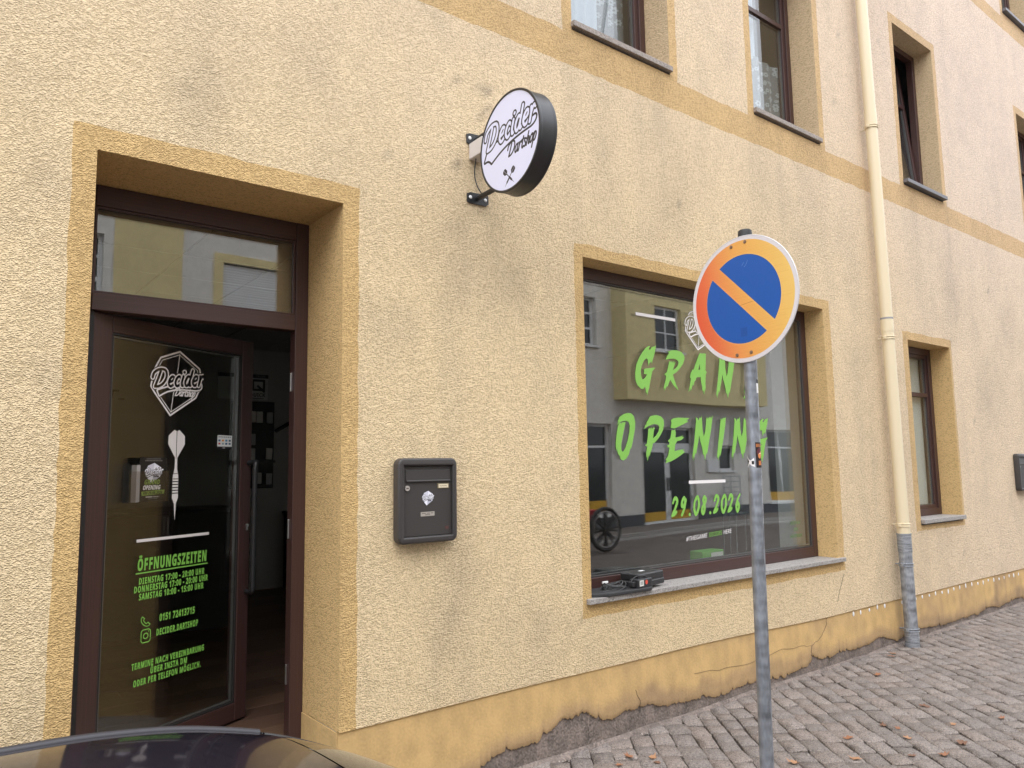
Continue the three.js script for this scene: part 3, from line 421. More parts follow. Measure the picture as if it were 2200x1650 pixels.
  for (const g of [[shp(G, A)], [shp(Rr, A)], [shp(Aa, A, Ah)], [shp(Nn, B, null, 0.317, 0.478)], [shp(Dd, A, Dh, 0.022)], [shp(Oo, B)], [shp(Pp, B)], [shp(E1, B), shp(E2, B)], [shp(Nn, B)], [shp(Ii, B)], [shp(Nn, B, null, 0.475, 0.007)], [shp(G, A, null, 1.35, -0.484)]]) mesh('letter', g, M.vinylGreen, w);
  mesh('line_film', extrude(poly(rectPts(4.446, 1.512, 4.882, 1.535)), zl, zl + 0.0006), M.vinylWhite, w); mesh('line_film', extrude(poly(rectPts(3.937, 2.709, 4.367, 2.731)), zl, zl + 0.0006), M.vinylWhite, w); mesh('line_film', extrude(poly(rectPts(4.95, 2.709, 5.39, 2.731)), zl, zl + 0.0006), M.vinylWhite, w);
  decal('emblem', 0.40, 0.335, alphaTex(512, 430, emblemLines), M.vinylWhite, w, [4.658, 2.68, zl]);
  const FIG = { 0: [[[0.62, 0.95], [0.3, 0.75], [0.2, 0.3], [0.42, 0.02], [0.72, 0.3], [0.8, 0.75], [0.62, 0.98], [0.4, 0.9]]], 2: [[[0.2, 0.72], [0.45, 0.98], [0.72, 0.85], [0.55, 0.5], [0.1, 0.05]], [[0.1, 0.04], [0.4, 0.12], [0.62, 0.22]]], 9: [[[0.75, 0.75], [0.6, 0.98], [0.35, 0.75], [0.35, 0.52], [0.6, 0.55], [0.78, 0.85], [0.62, 0.4], [0.3, 0.02]]], 8: [[[0.72, 0.8], [0.55, 0.98], [0.38, 0.78], [0.55, 0.55], [0.55, 0.25], [0.35, 0.03], [0.2, 0.22], [0.42, 0.5], [0.68, 0.66], [0.75, 0.86]]], 6: [[[0.8, 0.98], [0.45, 0.65], [0.28, 0.25], [0.45, 0.02], [0.66, 0.25], [0.55, 0.5], [0.34, 0.32]]], '.': [[[0.3, 0.03], [0.32, 0.04]]] };
  decal('date', 0.92, 0.19, alphaTex(1380, 285, (c, W, H) => {
    let x = 22; for (const ch of '29.08.2026') { const w0 = ch === '.' ? 105 : 140; for (const s of FIG[ch]) { const cv = new THREE.CatmullRomCurve3(s.map(([a, b]) => new THREE.Vector3(x + (a + b * 0.08) * 135, H - 50 - b * 195, 0))).getPoints(50); cv.forEach((p, i) => { const t = i / 50, q = 17 + 6 * Math.sin(t * 3.1) - 3 * hash(i, ch.charCodeAt(0)); c.beginPath(); c.ellipse(p.x, p.y, ch === '.' ? 17 : q * 0.85, ch === '.' ? 17 : q, 0.5, 0, 7); c.fill(); }); } x += w0 - (ch === '.' ? 12 : 8); }
  }), M.vinylGreen, w, [4.682, 1.349, zl]);
  decal('hashtag', 0.30, 0.062, alphaTex(900, 186, (c) => { brushText(c, '#THEGAME', 40, 150, 128, 1.13, 0); }), M.vinylWhite, w, [4.522, 1.128, zl], [0, 0, 0.055]);
  decal('hashtag', 0.20, 0.062, alphaTex(600, 186, (c) => { brushText(c, 'DECIDES', 36, 150, 128, 0.95, 0); }), M.vinylGreen, w, [4.738, 1.139, zl + 0.0003], [0, 0, 0.045]);
  decal('hashtag', 0.15, 0.062, alphaTex(450, 186, (c) => { brushText(c, 'HERE', 36, 150, 128, 1.02, 0); }), M.vinylWhite, w, [4.888, 1.146, zl], [0, 0, 0.045]);
  decal('follow_line', 0.26, 0.17, alphaTex(780, 510, (c) => { c.font = '110px sans-serif'; for (const [t, x, y] of [['BLEIB AUF', 130, 130], ['DEM', 270, 290], ['LAUFENDEN', 90, 450]]) { c.save(); c.translate(x, y); c.transform(0.9, 0, -0.15, 1, 0, 0); c.fillText(t, 0, 0); c.restore(); } }), std([0.10, 0.24, 0.05]), w, [5.815, 1.10, zl]);
}

// ---------------------------------------------------------------- other windows
function windowAt(o, depth, label, { frame = 0.06, transom, sillMat = M.sillDark, sillOver = 0.03, tilt = 0, sillH = 0.04, sash = 0.05 } = {}) {
  const [x0, y0, x1, y1] = o, w = group('window', house), z = -depth; w.userData.label = label;
  const ys = y0 + 0.055;
  reveal(o, depth + 0.03, w, o[1] > 3 ? M.revealUp : M.reveal);
  mesh('sill', rbox(x0 - 0.004, ys - sillH, z - 0.05, x1 + 0.004, ys, sillOver, 0.004), sillMat, w);
  mesh('window_frame', ring(x0 + 0.001, ys + 0.001, x1 - 0.001, y1 - 0.001, frame, z - 0.07, z, 0.004), M.woodV, w);
  const s = group('sash', w, [0, ys + frame, z - 0.03]); s.rotation.x = -tilt;
  const a0 = x0 + frame - 0.012, a1 = x1 - frame + 0.012, b0 = -0.012, b1 = y1 - ys - 2 * frame + 0.012;
  const gs = [ring(a0, b0, a1, b1, sash, -0.05, 0.012, 0.004)];
  if (transom) gs.push(rbox(a0 + sash, transom - ys - frame - 0.022, -0.045, a1 - sash, transom - ys - frame + 0.022, 0.012, 0.003));
  mesh('sash_frame', gs, M.woodV, s);
  mesh('spacer', ring(a0 + sash - 0.001, b0 + sash, a1 - sash + 0.001, b1 - sash, 0.008, -0.03, -0.008, 0.001), M.spacer, s);
  for (const dz of [-0.004, -0.022]) mesh('glass_pane', quad([a0 + sash, b0 + sash, dz], [a1 - sash, b0 + sash, dz], [a1 - sash, b1 - sash, dz], [a0 + sash, b1 - sash, dz]), M.glassUp, s);
  return w;
}
const lace = colourTex(512, 768, (c, w, h) => {
  c.fillStyle = '#8f9496'; c.fillRect(0, 0, w, h); let q = 5; const rg = () => ((q = (q * 16807) % 2147483647) / 2147483647);
  c.fillStyle = '#c9d0d4'; for (let i = 0; i < 260; i++) { const x = rg() * w, y = rg() * h, r = 4 + rg() * 9; c.beginPath(); for (let k = 0; k < 6; k++) { c.ellipse(x + r * Math.cos(k * 1.05), y + r * Math.sin(k * 1.05), r * 0.6, r * 0.5, k, 0, 7); c.closePath(); } c.fill(); }
});
lace.wrapS = lace.wrapT = THREE.RepeatWrapping;
const laceMat = phys([1, 1, 1], { map: lace, transmission: 0.3, roughness: 1, thickness: 0, side: THREE.DoubleSide });
function curtain(x0, x1, y0, y1, z, parent, mat) {
  const pos = [], uv = [], idx = [], n = 60; for (let i = 0; i <= n; i++) { const t = i / n, x = lerp(x0, x1, t), zz = z + 0.014 * Math.sin(t * 34) + 0.008 * Math.sin(t * 13 + 1); for (const y of [y0, y1]) { pos.push(x, y, zz); uv.push(x * 1.1, y * 0.8); } if (i < n) { const k = i * 2; idx.push(k, k + 2, k + 3, k, k + 3, k + 1); } }
  const g = new THREE.BufferGeometry(); g.setAttribute('position', new THREE.Float32BufferAttribute(pos, 3)); g.setAttribute('uv', new THREE.Float32BufferAttribute(uv, 2)); g.setIndex(idx); g.computeVertexNormals(); return mesh('curtain', g, mat, parent);
}
const skyVeil = phys([0.70, 0.78, 0.88], { transmission: 0.35, roughness: 1, thickness: 0, side: THREE.DoubleSide });  // sheer curtain; its pale blue stands in for sky mirrored in the panes
const w1 = windowAt(UP[0], 0.22, 'upper window above the round sign, leftmost, with a patterned lace curtain', { transom: 5.65 }), w2 = windowAt(UP[1], 0.235, 'upper window just left of the downpipe, with a sky tinted sheer curtain and a lace curtain', { transom: 5.72 });
curtain(3.25, 4.15, 4.56, 6.25, -0.42, w1, laceMat); curtain(3.25, 3.8, 4.56, 6.25, -0.36, w1, skyVeil);
curtain(5.3, 6.2, 4.56, 5.35, -0.34, w2, laceMat); curtain(5.3, 5.85, 4.56, 6.25, -0.37, w2, skyVeil);
const w3 = windowAt(UP[2], 0.19, 'upper window right of the downpipe, tilted open at the top', { transom: 5.70, sillMat: M.greySill, tilt: 0.09, sillOver: 0.05 });
const w4 = windowAt(UP[3], 0.19, 'upper window cut by the right edge of the photo', { transom: 5.7, sillMat: M.greySill, sillOver: 0.05 });
windowAt(TOPW, 0.19, 'second floor window in the top right corner', { transom: 8.8, sillMat: M.greySill, sillOver: 0.05 });
curtain(7.9, 8.76, 4.6, 5.6, -0.52, w3, skyVeil); curtain(11.4, 12.2, 4.6, 6.2, -0.45, w4, skyVeil);  // added curtains, not real ones; their pale tone stands in for pane reflections
const w5 = windowAt(RW, 0.2, 'narrow ground floor window right of the downpipe with pale frosted panes', { transom: 2.355, sillMat: M.sill, sillOver: 0.035, frame: 0.07 });
mesh('blind', box(7.80, 1.17, -0.30, 8.56, 2.80, -0.295), std([0.66, 0.70, 0.66], { roughness: 0.9 }), w5);

// ---------------------------------------------------------------- downpipe
{
  const p = group('downpipe', house), X = (y) => 7.128 - 0.0175 * y, Z = 0.095, seg = (y0, y1, r) => cyl([X(y0), y0, Z], [X(y1), y1, Z], r, r, 28);
  mesh('pipe', [seg(1.02, 2.92, 0.0525), seg(2.9, 4.98, 0.0525), seg(4.95, 10, 0.0525)], M.pipe, p);
  for (const [a, b] of [[2.86, 2.99], [4.84, 4.99], [0.99, 1.09]]) mesh('pipe_socket', seg(a, b, 0.0555), M.pipe, p); mesh('joint_ring', seg(2.975, 2.992, 0.0562), std([0.3, 0.29, 0.30]), p);
  mesh('standpipe', [seg(0.14, 0.96, 0.056), seg(0.83, 1.0, 0.06), seg(0.985, 1.0, 0.063)], M.zinc, p); mesh('standpipe', seg(-0.05, 0.15, 0.060), M.zinc, p);
  for (const [y, m, r] of [[2.80, M.pipe, 0.0555], [4.85, M.pipe, 0.0575], [1.075, M.pipe, 0.0575], [0.72, M.zinc, 0.060], [0.145, M.zinc, 0.063], [7.2, M.pipe, 0.0555]]) {
    const c = [new THREE.TorusGeometry(r, 0.0045, 6, 32).rotateX(Math.PI / 2).translate(X(y), y + 0.011, Z), new THREE.TorusGeometry(r, 0.0045, 6, 32).rotateX(Math.PI / 2).translate(X(y), y - 0.011, Z), rbox(X(y) - r - 0.018, y - 0.014, Z - 0.012, X(y) - r + 0.002, y + 0.014, Z + 0.012, 0.003), cyl([X(y), y, Z - 0.05], [X(y), y, -0.01], 0.006)]; mesh('pipe_clamp', c, m, p);
  }
  mesh('worn_patch', new THREE.CylinderGeometry(0.0531, 0.0531, 0.11, 12, 1, true, 0.55, 0.55).translate(X(1.75), 1.75, Z), M.zinc, p);
}

// ---------------------------------------------------------------- rooms behind
{
  structure('floor', box(-2.9, -0.1, -5.5, 16.9, FLOOR - 0.012, -0.5), M.roomDark);
  const fl = scene.children[scene.children.length - 1], tones = [[0.13, 0.075, 0.05], [0.16, 0.095, 0.062], [0.105, 0.06, 0.042]].map((c) => phys(c, { map: woodTint, roughness: 0.45 }));
  for (let k = 0, z = -0.5; z > -5.3; z -= 0.19, k++) for (let x = 0.2 - (k % 3) * 0.43; x < 4.6; x += 1.28) mesh('plank', rbox(x, FLOOR - 0.011, z - 0.188, x + 1.277, FLOOR, z, 0.002, 1), tones[(k * 7 + Math.round(x * 3)) % 3 & 3 ? (k + Math.round(x)) % 3 < 0 ? 0 : Math.abs((k * 2 + Math.round(x)) % 3) : 0], fl);
  structure('ceiling', box(-2.9, 3.09, -5.5, 16.9, 4.0, -0.25), M.roomDark);
  const ce = scene.children[scene.children.length - 1], tileM = std([0.42, 0.41, 0.40]);
  for (let i = 0; i < 8; i++) for (let j = 0; j < 8; j++) mesh('ceiling_tile', rbox(0.1 + i * 0.6, 3.075, -0.55 - j * 0.6 - 0.588, 0.1 + i * 0.6 + 0.588, 3.089, -0.55 - j * 0.6, 0.003, 1), tileM, ce);
  structure('interior_wall', [box(-2.9, -0.1, -5.5, 16.9, 4, -5.372), box(-2.95, -0.1, -5.5, -2.85, 10, -0.05), box(16.9, -0.1, -5.5, 17, 10, -0.05), box(7.2, 0.3, -5.4, 7.3, 3.09, -0.25), box(-2.9, 4, -5.5, 16.9, 10, -5.4), box(-2.9, 6.9, -5.4, 16.9, 7.2, -0.25), box(-2.9, 9.9, -5.5, 16.9, 10.0, -0.05)], M.room);
  // wall core round the openings, so that light enters only through them
  const core = []; const holes = OPEN.map((r) => rectPts(r[0] - 0.002, Math.max(r[1], -0.05), r[2] + 0.002, r[3] + 0.002).reverse());
  core.push(extrude(poly(rectPts(-2.95, -0.1, 16.95, 9.95), holes), -0.25, -0.035)); structure('wall_core', core, M.room);
  structure('partition', box(6.245, 0.3, -0.62, 6.36, 3.09, -0.26), std([0.80, 0.82, 0.80]));
}
// what stands in the shop
{
  const p = mesh('wall_poster', box(2.62, 2.478, -5.371, 3.22, 2.79, -5.362), std([0.3, 0.3, 0.3])); tag(p, 'white brand poster on the back wall above the pegboard', 'poster');
  print('print', 0.58, 0.30, colourTex(580, 300, (c, w, h) => { c.fillStyle = '#b4b4b4'; c.fillRect(0, 0, w, h); c.fillStyle = '#14161c'; c.fillRect(0, 0, w, 42); c.fillStyle = '#8a8a90'; c.font = 'bold 34px sans-serif'; c.fillText('CROWS', 430, 33); c.lineWidth = 26; c.strokeStyle = '#14161c'; c.strokeRect(400, 70, 130, 110); c.beginPath(); c.moveTo(450, 130); c.lineTo(540, 205); c.stroke(); c.fillStyle = '#14161c'; c.font = 'bold 60px sans-serif'; c.fillText('QUICK', 360, 262); c.fillRect(400, 278, 130, 8); }), p, [2.92, 2.634, -5.3605]);
  const b = group('pegboard', null); tag(b, 'black pegboard hung with small packets on the back wall', 'display board');
  mesh('board', rbox(2.78, 1.46, -5.371, 3.285, 2.465, -5.34, 0.006), M.blackMatt, b); mesh('rail', box(2.78, 1.75, -5.34, 3.29, 1.78, -5.30), M.black, b); mesh('rail', box(2.78, 2.12, -5.34, 3.29, 2.13, -5.32), M.black, b);
  const bagA = new RoundedBoxGeometry(0.075, 0.13, 0.02, 1, 0.006), cardM = [[0.5, 0.48, 0.45], [0.3, 0.3, 0.32], [0.55, 0.5, 0.45]].map((c) => std(c, { roughness: 0.3 }));
  let k = 0; for (const y of [2.27, 2.02, 1.84, 1.56]) for (const x of [2.84, 2.93, 3.02, 3.1, 3.22]) { if (hash(k, 4) < 0.25) { k++; continue; } const m = mesh('packet', bagA, cardM[k++ % 3], null); m.position.set(x, y + 0.02 * hash(k, 2), -5.318); m.rotation.z = (hash(k, 3) - 0.5) * 0.1; tag(m, 'small packet hanging on the black pegboard in the dark shop', 'packet', 'packets on the pegboard'); }
  const cb = group('cabinet', null); tag(cb, 'low dark cabinet at the back right of the shop', 'cabinet');
  mesh('body', rbox(3.43, FLOOR, -5.36, 4.3, 1.16, -4.95, 0.006), M.blackMatt, cb); mesh('top', rbox(3.41, 1.16, -5.37, 4.32, 1.185, -4.93, 0.004), M.black, cb);
  const rail = mesh('handrail', tube([[3.30, 2.12, -5.33], [3.6, 2.30, -5.33], [4.1, 2.6, -5.33]], 0.022, 12, 8), M.blackMatt); tag(rail, 'slanting dark handrail on the back wall right of the pegboard', 'handrail');
  const it = mesh('wall_lettering', new THREE.PlaneGeometry(1.0, 0.32), (() => { const m = M.blackMatt.clone(); m.alphaMap = alphaTex(512, 164, (c) => brushText(c, 'DART-', 40, 120, 110, 1.1, 0)); m.transparent = true; return m; })()); it.position.set(1.45, 2.45, -5.366); tag(it, 'hand lettered word DART on the back wall behind the door', 'lettering');
  const sh = group('counter', null); tag(sh, 'dark sales counter behind the open door', 'counter');
  mesh('front', rbox(1.1, FLOOR, -4.2, 2.3, 1.3, -3.5, 0.01), std([0.05, 0.05, 0.055]), sh); mesh('top', rbox(1.05, 1.3, -4.25, 2.35, 1.335, -3.45, 0.006), M.black, sh);
  const gb = group('green_box', null); tag(gb, 'small green and white box low in the shop window', 'box');
  mesh('carton', rbox(4.84, 0.84, -0.52, 5.11, 0.975, -0.40, 0.004), std([0.2, 0.55, 0.12]), gb); mesh('panel', box(4.95, 0.86, -0.3995, 5.10, 0.96, -0.398), std([0.75, 0.78, 0.72]), gb);
  const ds = group('window_board', null); tag(ds, 'grey inner window board of the shop window', 'shelf'); mesh('board', rbox(3.27, 0.81, -0.75, 6.24, 0.84, -0.255, 0.004), std([0.16, 0.16, 0.16]), ds); mesh('front', box(3.27, FLOOR, -0.74, 6.24, 0.81, -0.72), M.roomDark, ds);
  const st = group('display_stand', null); tag(st, 'clear acrylic display stand with thin legs behind the date lettering', 'stand');
  const acr = phys([0.85, 0.95, 0.93], { transmission: 0.9, thickness: 0, roughness: 0.05 });
  mesh('shelf', rbox(5.40, 1.235, -0.66, 5.64, 1.243, -0.5, 0.002), acr, st); for (const [x, z] of [[5.43, -0.63], [5.47, -0.53], [5.52, -0.63], [5.60, -0.53]]) mesh('leg', cyl([x, 0.84, z], [x, 1.235, z], 0.004), phys([0.22, 0.24, 0.24], { roughness: 0.2 }), st);
}

// ================================================================ THINGS ON THE FACADE
// round projecting shop sign
{
  const s = group('shop_sign', null, [2.36, 3.3665, 0.3985]); s.rotation.y = -0.038; tag(s, 'round black projecting sign with a white face reading Decider Dartshop', 'shop sign');
  const r = 0.2723, T = 0.112, prof = [[r - 0.013, 0.004], [r - 0.012, 0.0], [r - 0.002, 0.0], [r, 0.004], [r - 0.001, 0.016], [r - 0.003, 0.02], [r - 0.003, T - 0.02], [r - 0.001, T - 0.016], [r, T - 0.004], [r - 0.002, T], [r - 0.012, T], [r - 0.013, T - 0.004]];
  mesh('drum', new THREE.LatheGeometry(prof.map((p) => new THREE.Vector2(...p)), 96).rotateZ(-Math.PI / 2), M.black, s);
  const face = (draw) => colourTex(1024, 1024, (c, w, h) => { c.fillStyle = '#dcdff8'; c.fillRect(0, 0, w, h); draw?.(c, w, h); });
  const art = face((c, w, h) => {
    { const ink = '#25242b', pap = '#dcdff8', word = scriptPath('Decider', 0.10 * w, 0.475 * h, 0.14 * w, -0.06, 0.26, 1.10), tail = () => { c.beginPath(); c.moveTo(0.905 * w, 0.40 * h); c.bezierCurveTo(0.99 * w, 0.37 * h, 0.96 * w, 0.475 * h, 0.84 * w, 0.475 * h); c.bezierCurveTo(0.6 * w, 0.485 * h, 0.4 * w, 0.52 * h, 0.185 * w, 0.625 * h); c.bezierCurveTo(0.15 * w, 0.585 * h, 0.12 * w, 0.57 * h, 0.06 * w, 0.58 * h); c.lineTo(0.13 * w, 0.45 * h); c.closePath(); };
      tail(); c.lineJoin = 'round'; c.strokeStyle = ink; c.lineWidth = 0.045 * w; c.stroke(); tail(); c.fillStyle = pap; c.fill(); strokeWord(c, word, 0.070 * w, 0.034 * w, ink, pap);
}
    strokeAll(c, scriptPath('Dartshop', 0.485 * w, 0.665 * h, 0.078 * w, -0.05, 0.3, 1.05), 0.020 * w, '#25242b');
    const dart = (x0, y0, x1, y1) => { const dx = x1 - x0, dy = y1 - y0, l = Math.hypot(dx, dy), ux = dx / l, uy = dy / l, P = (a, b) => [(x0 + ux * a * l - uy * b) * w, (y0 + uy * a * l + ux * b) * h], f = (pts) => { c.beginPath(); pts.forEach((p, i) => c[i ? 'lineTo' : 'moveTo'](...P(...p))); c.closePath(); c.fill(); }; c.fillStyle = '#25242b'; f([[0, -0.014], [0.05, -0.03], [0.22, -0.03], [0.3, -0.006], [0.3, 0.006], [0.22, 0.03], [0.05, 0.03], [0, 0.014]]); f([[0.28, -0.005], [0.5, -0.005], [0.52, -0.011], [0.74, -0.011], [0.8, -0.004], [1, 0], [0.8, 0.004], [0.74, 0.011], [0.52, 0.011], [0.5, 0.005], [0.28, 0.005]]); c.strokeStyle = '#dcdff8'; c.lineWidth = 0.003 * w; c.beginPath(); c.moveTo(...P(0, 0)); c.lineTo(...P(0.28, 0)); c.stroke(); };
    dart(0.585, 0.795, 0.41, 0.97); dart(0.40, 0.785, 0.58, 0.962);
  });
  const fm = new THREE.MeshPhysicalMaterial({ map: art, roughness: 0.35 });
  const disc = mesh('face', new THREE.CircleGeometry(r - 0.0125, 64), fm, s); disc.rotation.y = -Math.PI / 2; disc.position.x = 0.003; disc.userData.label = 'white sign face with the word Decider over two crossed darts';
  const back = mesh('back_face', new THREE.CircleGeometry(r - 0.0125, 64), std([0.8, 0.81, 0.9]), s); back.rotation.y = Math.PI / 2; back.position.x = T - 0.003;
  for (const y of [0.165, -0.185]) {
    const zc = -0.3985, b = group('bracket', s); mesh('plate', extrude(poly([[-0.012, y + 0.02], [-0.012, y - 0.03], [0.01, y - 0.035], [0.115, y - 0.035], [0.135, y - 0.02], [0.135, y + 0.03], [0.115, y + 0.035], [0.01, y + 0.03]]), zc + 0.001, zc + 0.008, 0.002), M.black, b);
    mesh('arm', cyl([0.056, y, zc + 0.006], [0.056, y, -Math.sqrt(r * r - y * y) + 0.006], 0.0145), M.black, b);
    for (const x of [0.01, 0.112]) mesh('bolt', new THREE.SphereGeometry(0.0105, 10, 8).scale(1, 1, 0.5).translate(x, y, zc + 0.009), M.white, b);
  }
  mesh('power_supply', rbox(0.005, 0.035, -0.395, 0.095, 0.13, -0.262, 0.006), std([0.62, 0.58, 0.56], { roughness: 0.5 }), s);
  mesh('cable', tube([[0.03, 0.035, -0.36], [0.03, -0.05, -0.375], [0.035, -0.12, -0.36], [0.05, -0.17, -0.34]], 0.0035, 24, 6), M.blackMatt, s);
  mesh('screw_hole', [[0.03, 1.86], [0.045, 1.78], [0.075, 1.83], [0.09, 1.74]].map(([x, a]) => new THREE.SphereGeometry(0.004, 6, 4).translate(x, -(r - 0.003) * Math.sin(a), (r - 0.003) * Math.cos(a) + 0.01)), M.gasket, s);
}
// mailbox by the door
function mailbox(x0, y0, x1, y1, label, full) {
  const m = group('mailbox', null, [x0, y0, 0]); tag(m, label, 'mailbox'); const w = x1 - x0, h = y1 - y0, rr_ = (a, b, c, d, r) => { const s = new THREE.Shape(); s.moveTo(a + r, b); s.lineTo(c - r, b); s.absarc(c - r, b + r, r, -Math.PI / 2, 0); s.lineTo(c, d - r); s.absarc(c - r, d - r, r, 0, Math.PI / 2); s.lineTo(a + r, d); s.absarc(a + r, d - r, r, Math.PI / 2, Math.PI); s.lineTo(a, b + r); s.absarc(a + r, b + r, r, Math.PI, Math.PI * 1.5); return s; };
  const o = rr_(0, 0, w, h, 0.035); o.holes.push(new THREE.Path(rectPts(0.036, 0.034, w - 0.026, h - 0.040).reverse().map((p) => new THREE.Vector2(...p))));
  mesh('frame', toCreasedNormals(extrude(o, 0.0, 0.062, 0.012, { bevelSegments: 5 }), 0.6), M.anthracite, m);
  mesh('front', rbox(0.037, 0.035, 0.005, w - 0.027, h - 0.041, 0.042, 0.003), phys([0.042, 0.038, 0.036], { roughness: 0.5 }), m);
  mesh('flap', [rbox(0.05, h - 0.115, 0.04, w - 0.036, h - 0.06, 0.046, 0.003), cyl([0.052, h - 0.117, 0.047], [w - 0.038, h - 0.117, 0.047], 0.0055)], M.anthracite, m);
  const lk = mesh('lock', cyl([0.058, h - 0.152, 0.04], [0.058, h - 0.152, 0.05], 0.0135), std([0.62, 0.57, 0.54], { metalness: 0.7, roughness: 0.35 }), m); mesh('keyhole', box(0.0515, h - 0.154, 0.0495, 0.0645, h - 0.150, 0.0508), M.gasket, lk);
  const np = mesh('name_plate', rbox(w - 0.115, h - 0.158, 0.04, w - 0.041, h - 0.13, 0.0455, 0.002), std([0.16, 0.13, 0.08]), m); print('name_card', 0.06, 0.019, colourTex(240, 76, (c, W, H) => { c.fillStyle = '#ddd0b4'; c.fillRect(0, 0, W, H); c.fillStyle = '#77684e'; for (let i = 0; i < 9; i++) c.fillRect(28 + i * 20, 30 + (i % 3) * 3, 15, 16); }), np, [w - 0.078, h - 0.144, 0.0459]);
  if (full) {
    const t = colourTex(512, 512, (c, W, H) => { c.clearRect(0, 0, W, H); emblemPrint(c, W, H); }), st = mesh('emblem_sticker', new THREE.PlaneGeometry(0.076, 0.082), new THREE.MeshStandardMaterial({ map: t, transparent: true, alphaTest: 0.5, roughness: 0.35 }), m); st.position.set(w * 0.512, 0.225, 0.0435);
    print('address_label', 0.083, 0.022, colourTex(332, 88, (c, W, H) => { c.fillStyle = '#a39c93'; c.fillRect(0, 0, W, H); c.fillStyle = '#3a3632'; for (let i = 0; i < 14; i++) { if (i !== 5 && i !== 10) c.fillRect(26 + i * 20, 22, 15, 15); if (i > 3 && i < 10) c.fillRect(26 + i * 20, 52, 15, 13); } }), m, [w * 0.51, 0.145, 0.0432], [0, 0, 0.02]);
    mesh('red_mark', box(w - 0.066, 0.062, 0.042, w - 0.044, 0.078, 0.0427), std([0.09, 0.04, 0.036]), m);
  }
  return m;
}
mailbox(1.893, 1.276, 2.246, 1.706, 'anthracite wall mailbox with a silver shield sticker, right of the shop door', true);
mailbox(10.17, 1.285, 10.53, 1.72, 'black wall mailbox at the right edge, beyond the downpipe', false);

// things on the shop window's sill
{
  const y = 0.8555, tr = mesh('flat_tray', (() => { const g = extrude(poly([[3.262, -0.02], [3.37, 0.042], [3.735, 0.056], [3.785, 0.02], [3.80, -0.158], [3.27, -0.166]].map(([a, b]) => [a, -b])), 0, 0.022, 0.005); return g.rotateX(-Math.PI / 2).translate(0, y, 0); })(), M.blackMatt); tag(tr, 'flat black tray with cut corners on the left end of the stone window sill', 'tray');
  tr.geometry.computeBoundingBox();
  const c = group('black_case', null); tag(c, 'black plastic case behind the cable on the window sill', 'case');
  const cx = 3.80, cz = -0.085, cg = new THREE.Group(); c.position.set(cx, y + 0.0165, cz); c.rotation.y = 0.16;
  mesh('shell', [rbox(-0.155, 0.0, -0.07, 0.145, 0.04, 0.085, 0.01), rbox(-0.152, 0.0405, -0.068, 0.142, 0.088, 0.082, 0.012)], M.black, c); mesh('seam', rbox(-0.15, 0.037, -0.066, 0.14, 0.044, 0.08, 0.002), M.gasket, c); mesh('badge', rbox(-0.03, 0.088, -0.01, 0.02, 0.0895, 0.012, 0.0005), M.white, c);
  const a = group('power_adapter', null); tag(a, 'black power adapter with a white label and a red dot, on the tray', 'adapter'); a.position.set(3.70, y + 0.017, -0.005); a.rotation.y = 0.12;
  mesh('housing', [rbox(-0.075, 0, -0.035, 0.075, 0.06, 0.04, 0.01), rbox(-0.105, 0.012, -0.02, -0.07, 0.045, 0.02, 0.006)], M.black, a); print('label', 0.045, 0.036, colourTex(128, 104, (q, w, h) => { q.fillStyle = '#dcdcd6'; q.fillRect(0, 0, w, h); q.fillStyle = '#555'; for (let i = 0; i < 9; i++) q.fillRect(20 + i * 10, 20, 3 + (i % 3) * 2, 62); }), a, [-0.042, 0.034, 0.0405]); mesh('red_dot', new THREE.CircleGeometry(0.014, 20).translate(0.01, 0.036, 0.0406), std([0.65, 0.08, 0.05]), a);
  const cc = group('cable_coil', null); tag(cc, 'coiled thin black cable with a white tag, on the tray', 'cable');
  const loops = []; for (let k = 0; k < 6; k++) { const pts = []; for (let i = 0; i <= 16; i++) { const t = (i / 16) * Math.PI * 2, rx = 0.085 + 0.012 * Math.sin(k * 2.1), rz = 0.042 + 0.007 * Math.cos(k * 1.7); pts.push([3.505 + 0.012 * Math.sin(k * 3.3) + rx * Math.cos(t + k), y + 0.024 + 0.006 * k + 0.012 * Math.sin(t * 2 + k), -0.055 + 0.012 * Math.cos(k * 2.7) + rz * Math.sin(t + k)]); } loops.push(tube(pts, 0.0034, 48, 6)); }
  loops.push(tube([[3.58, y + 0.035, -0.03], [3.56, y + 0.02, 0.01], [3.45, y + 0.02, 0.025], [3.37, y + 0.02, 0.0], [3.39, y + 0.021, -0.03], [3.5, y + 0.022, -0.02]], 0.0034, 40, 6), tube([[3.60, y + 0.045, -0.01], [3.64, y + 0.085, 0.0], [3.70, y + 0.095, 0.01], [3.745, y + 0.075, 0.02]], 0.0034, 24, 6));
  mesh('cord', loops, std([0.05, 0.05, 0.05], { roughness: 0.4 }), cc); mesh('tag', rbox(3.46, y + 0.052, -0.115, 3.51, y + 0.066, -0.105, 0.003), M.white, cc);
}

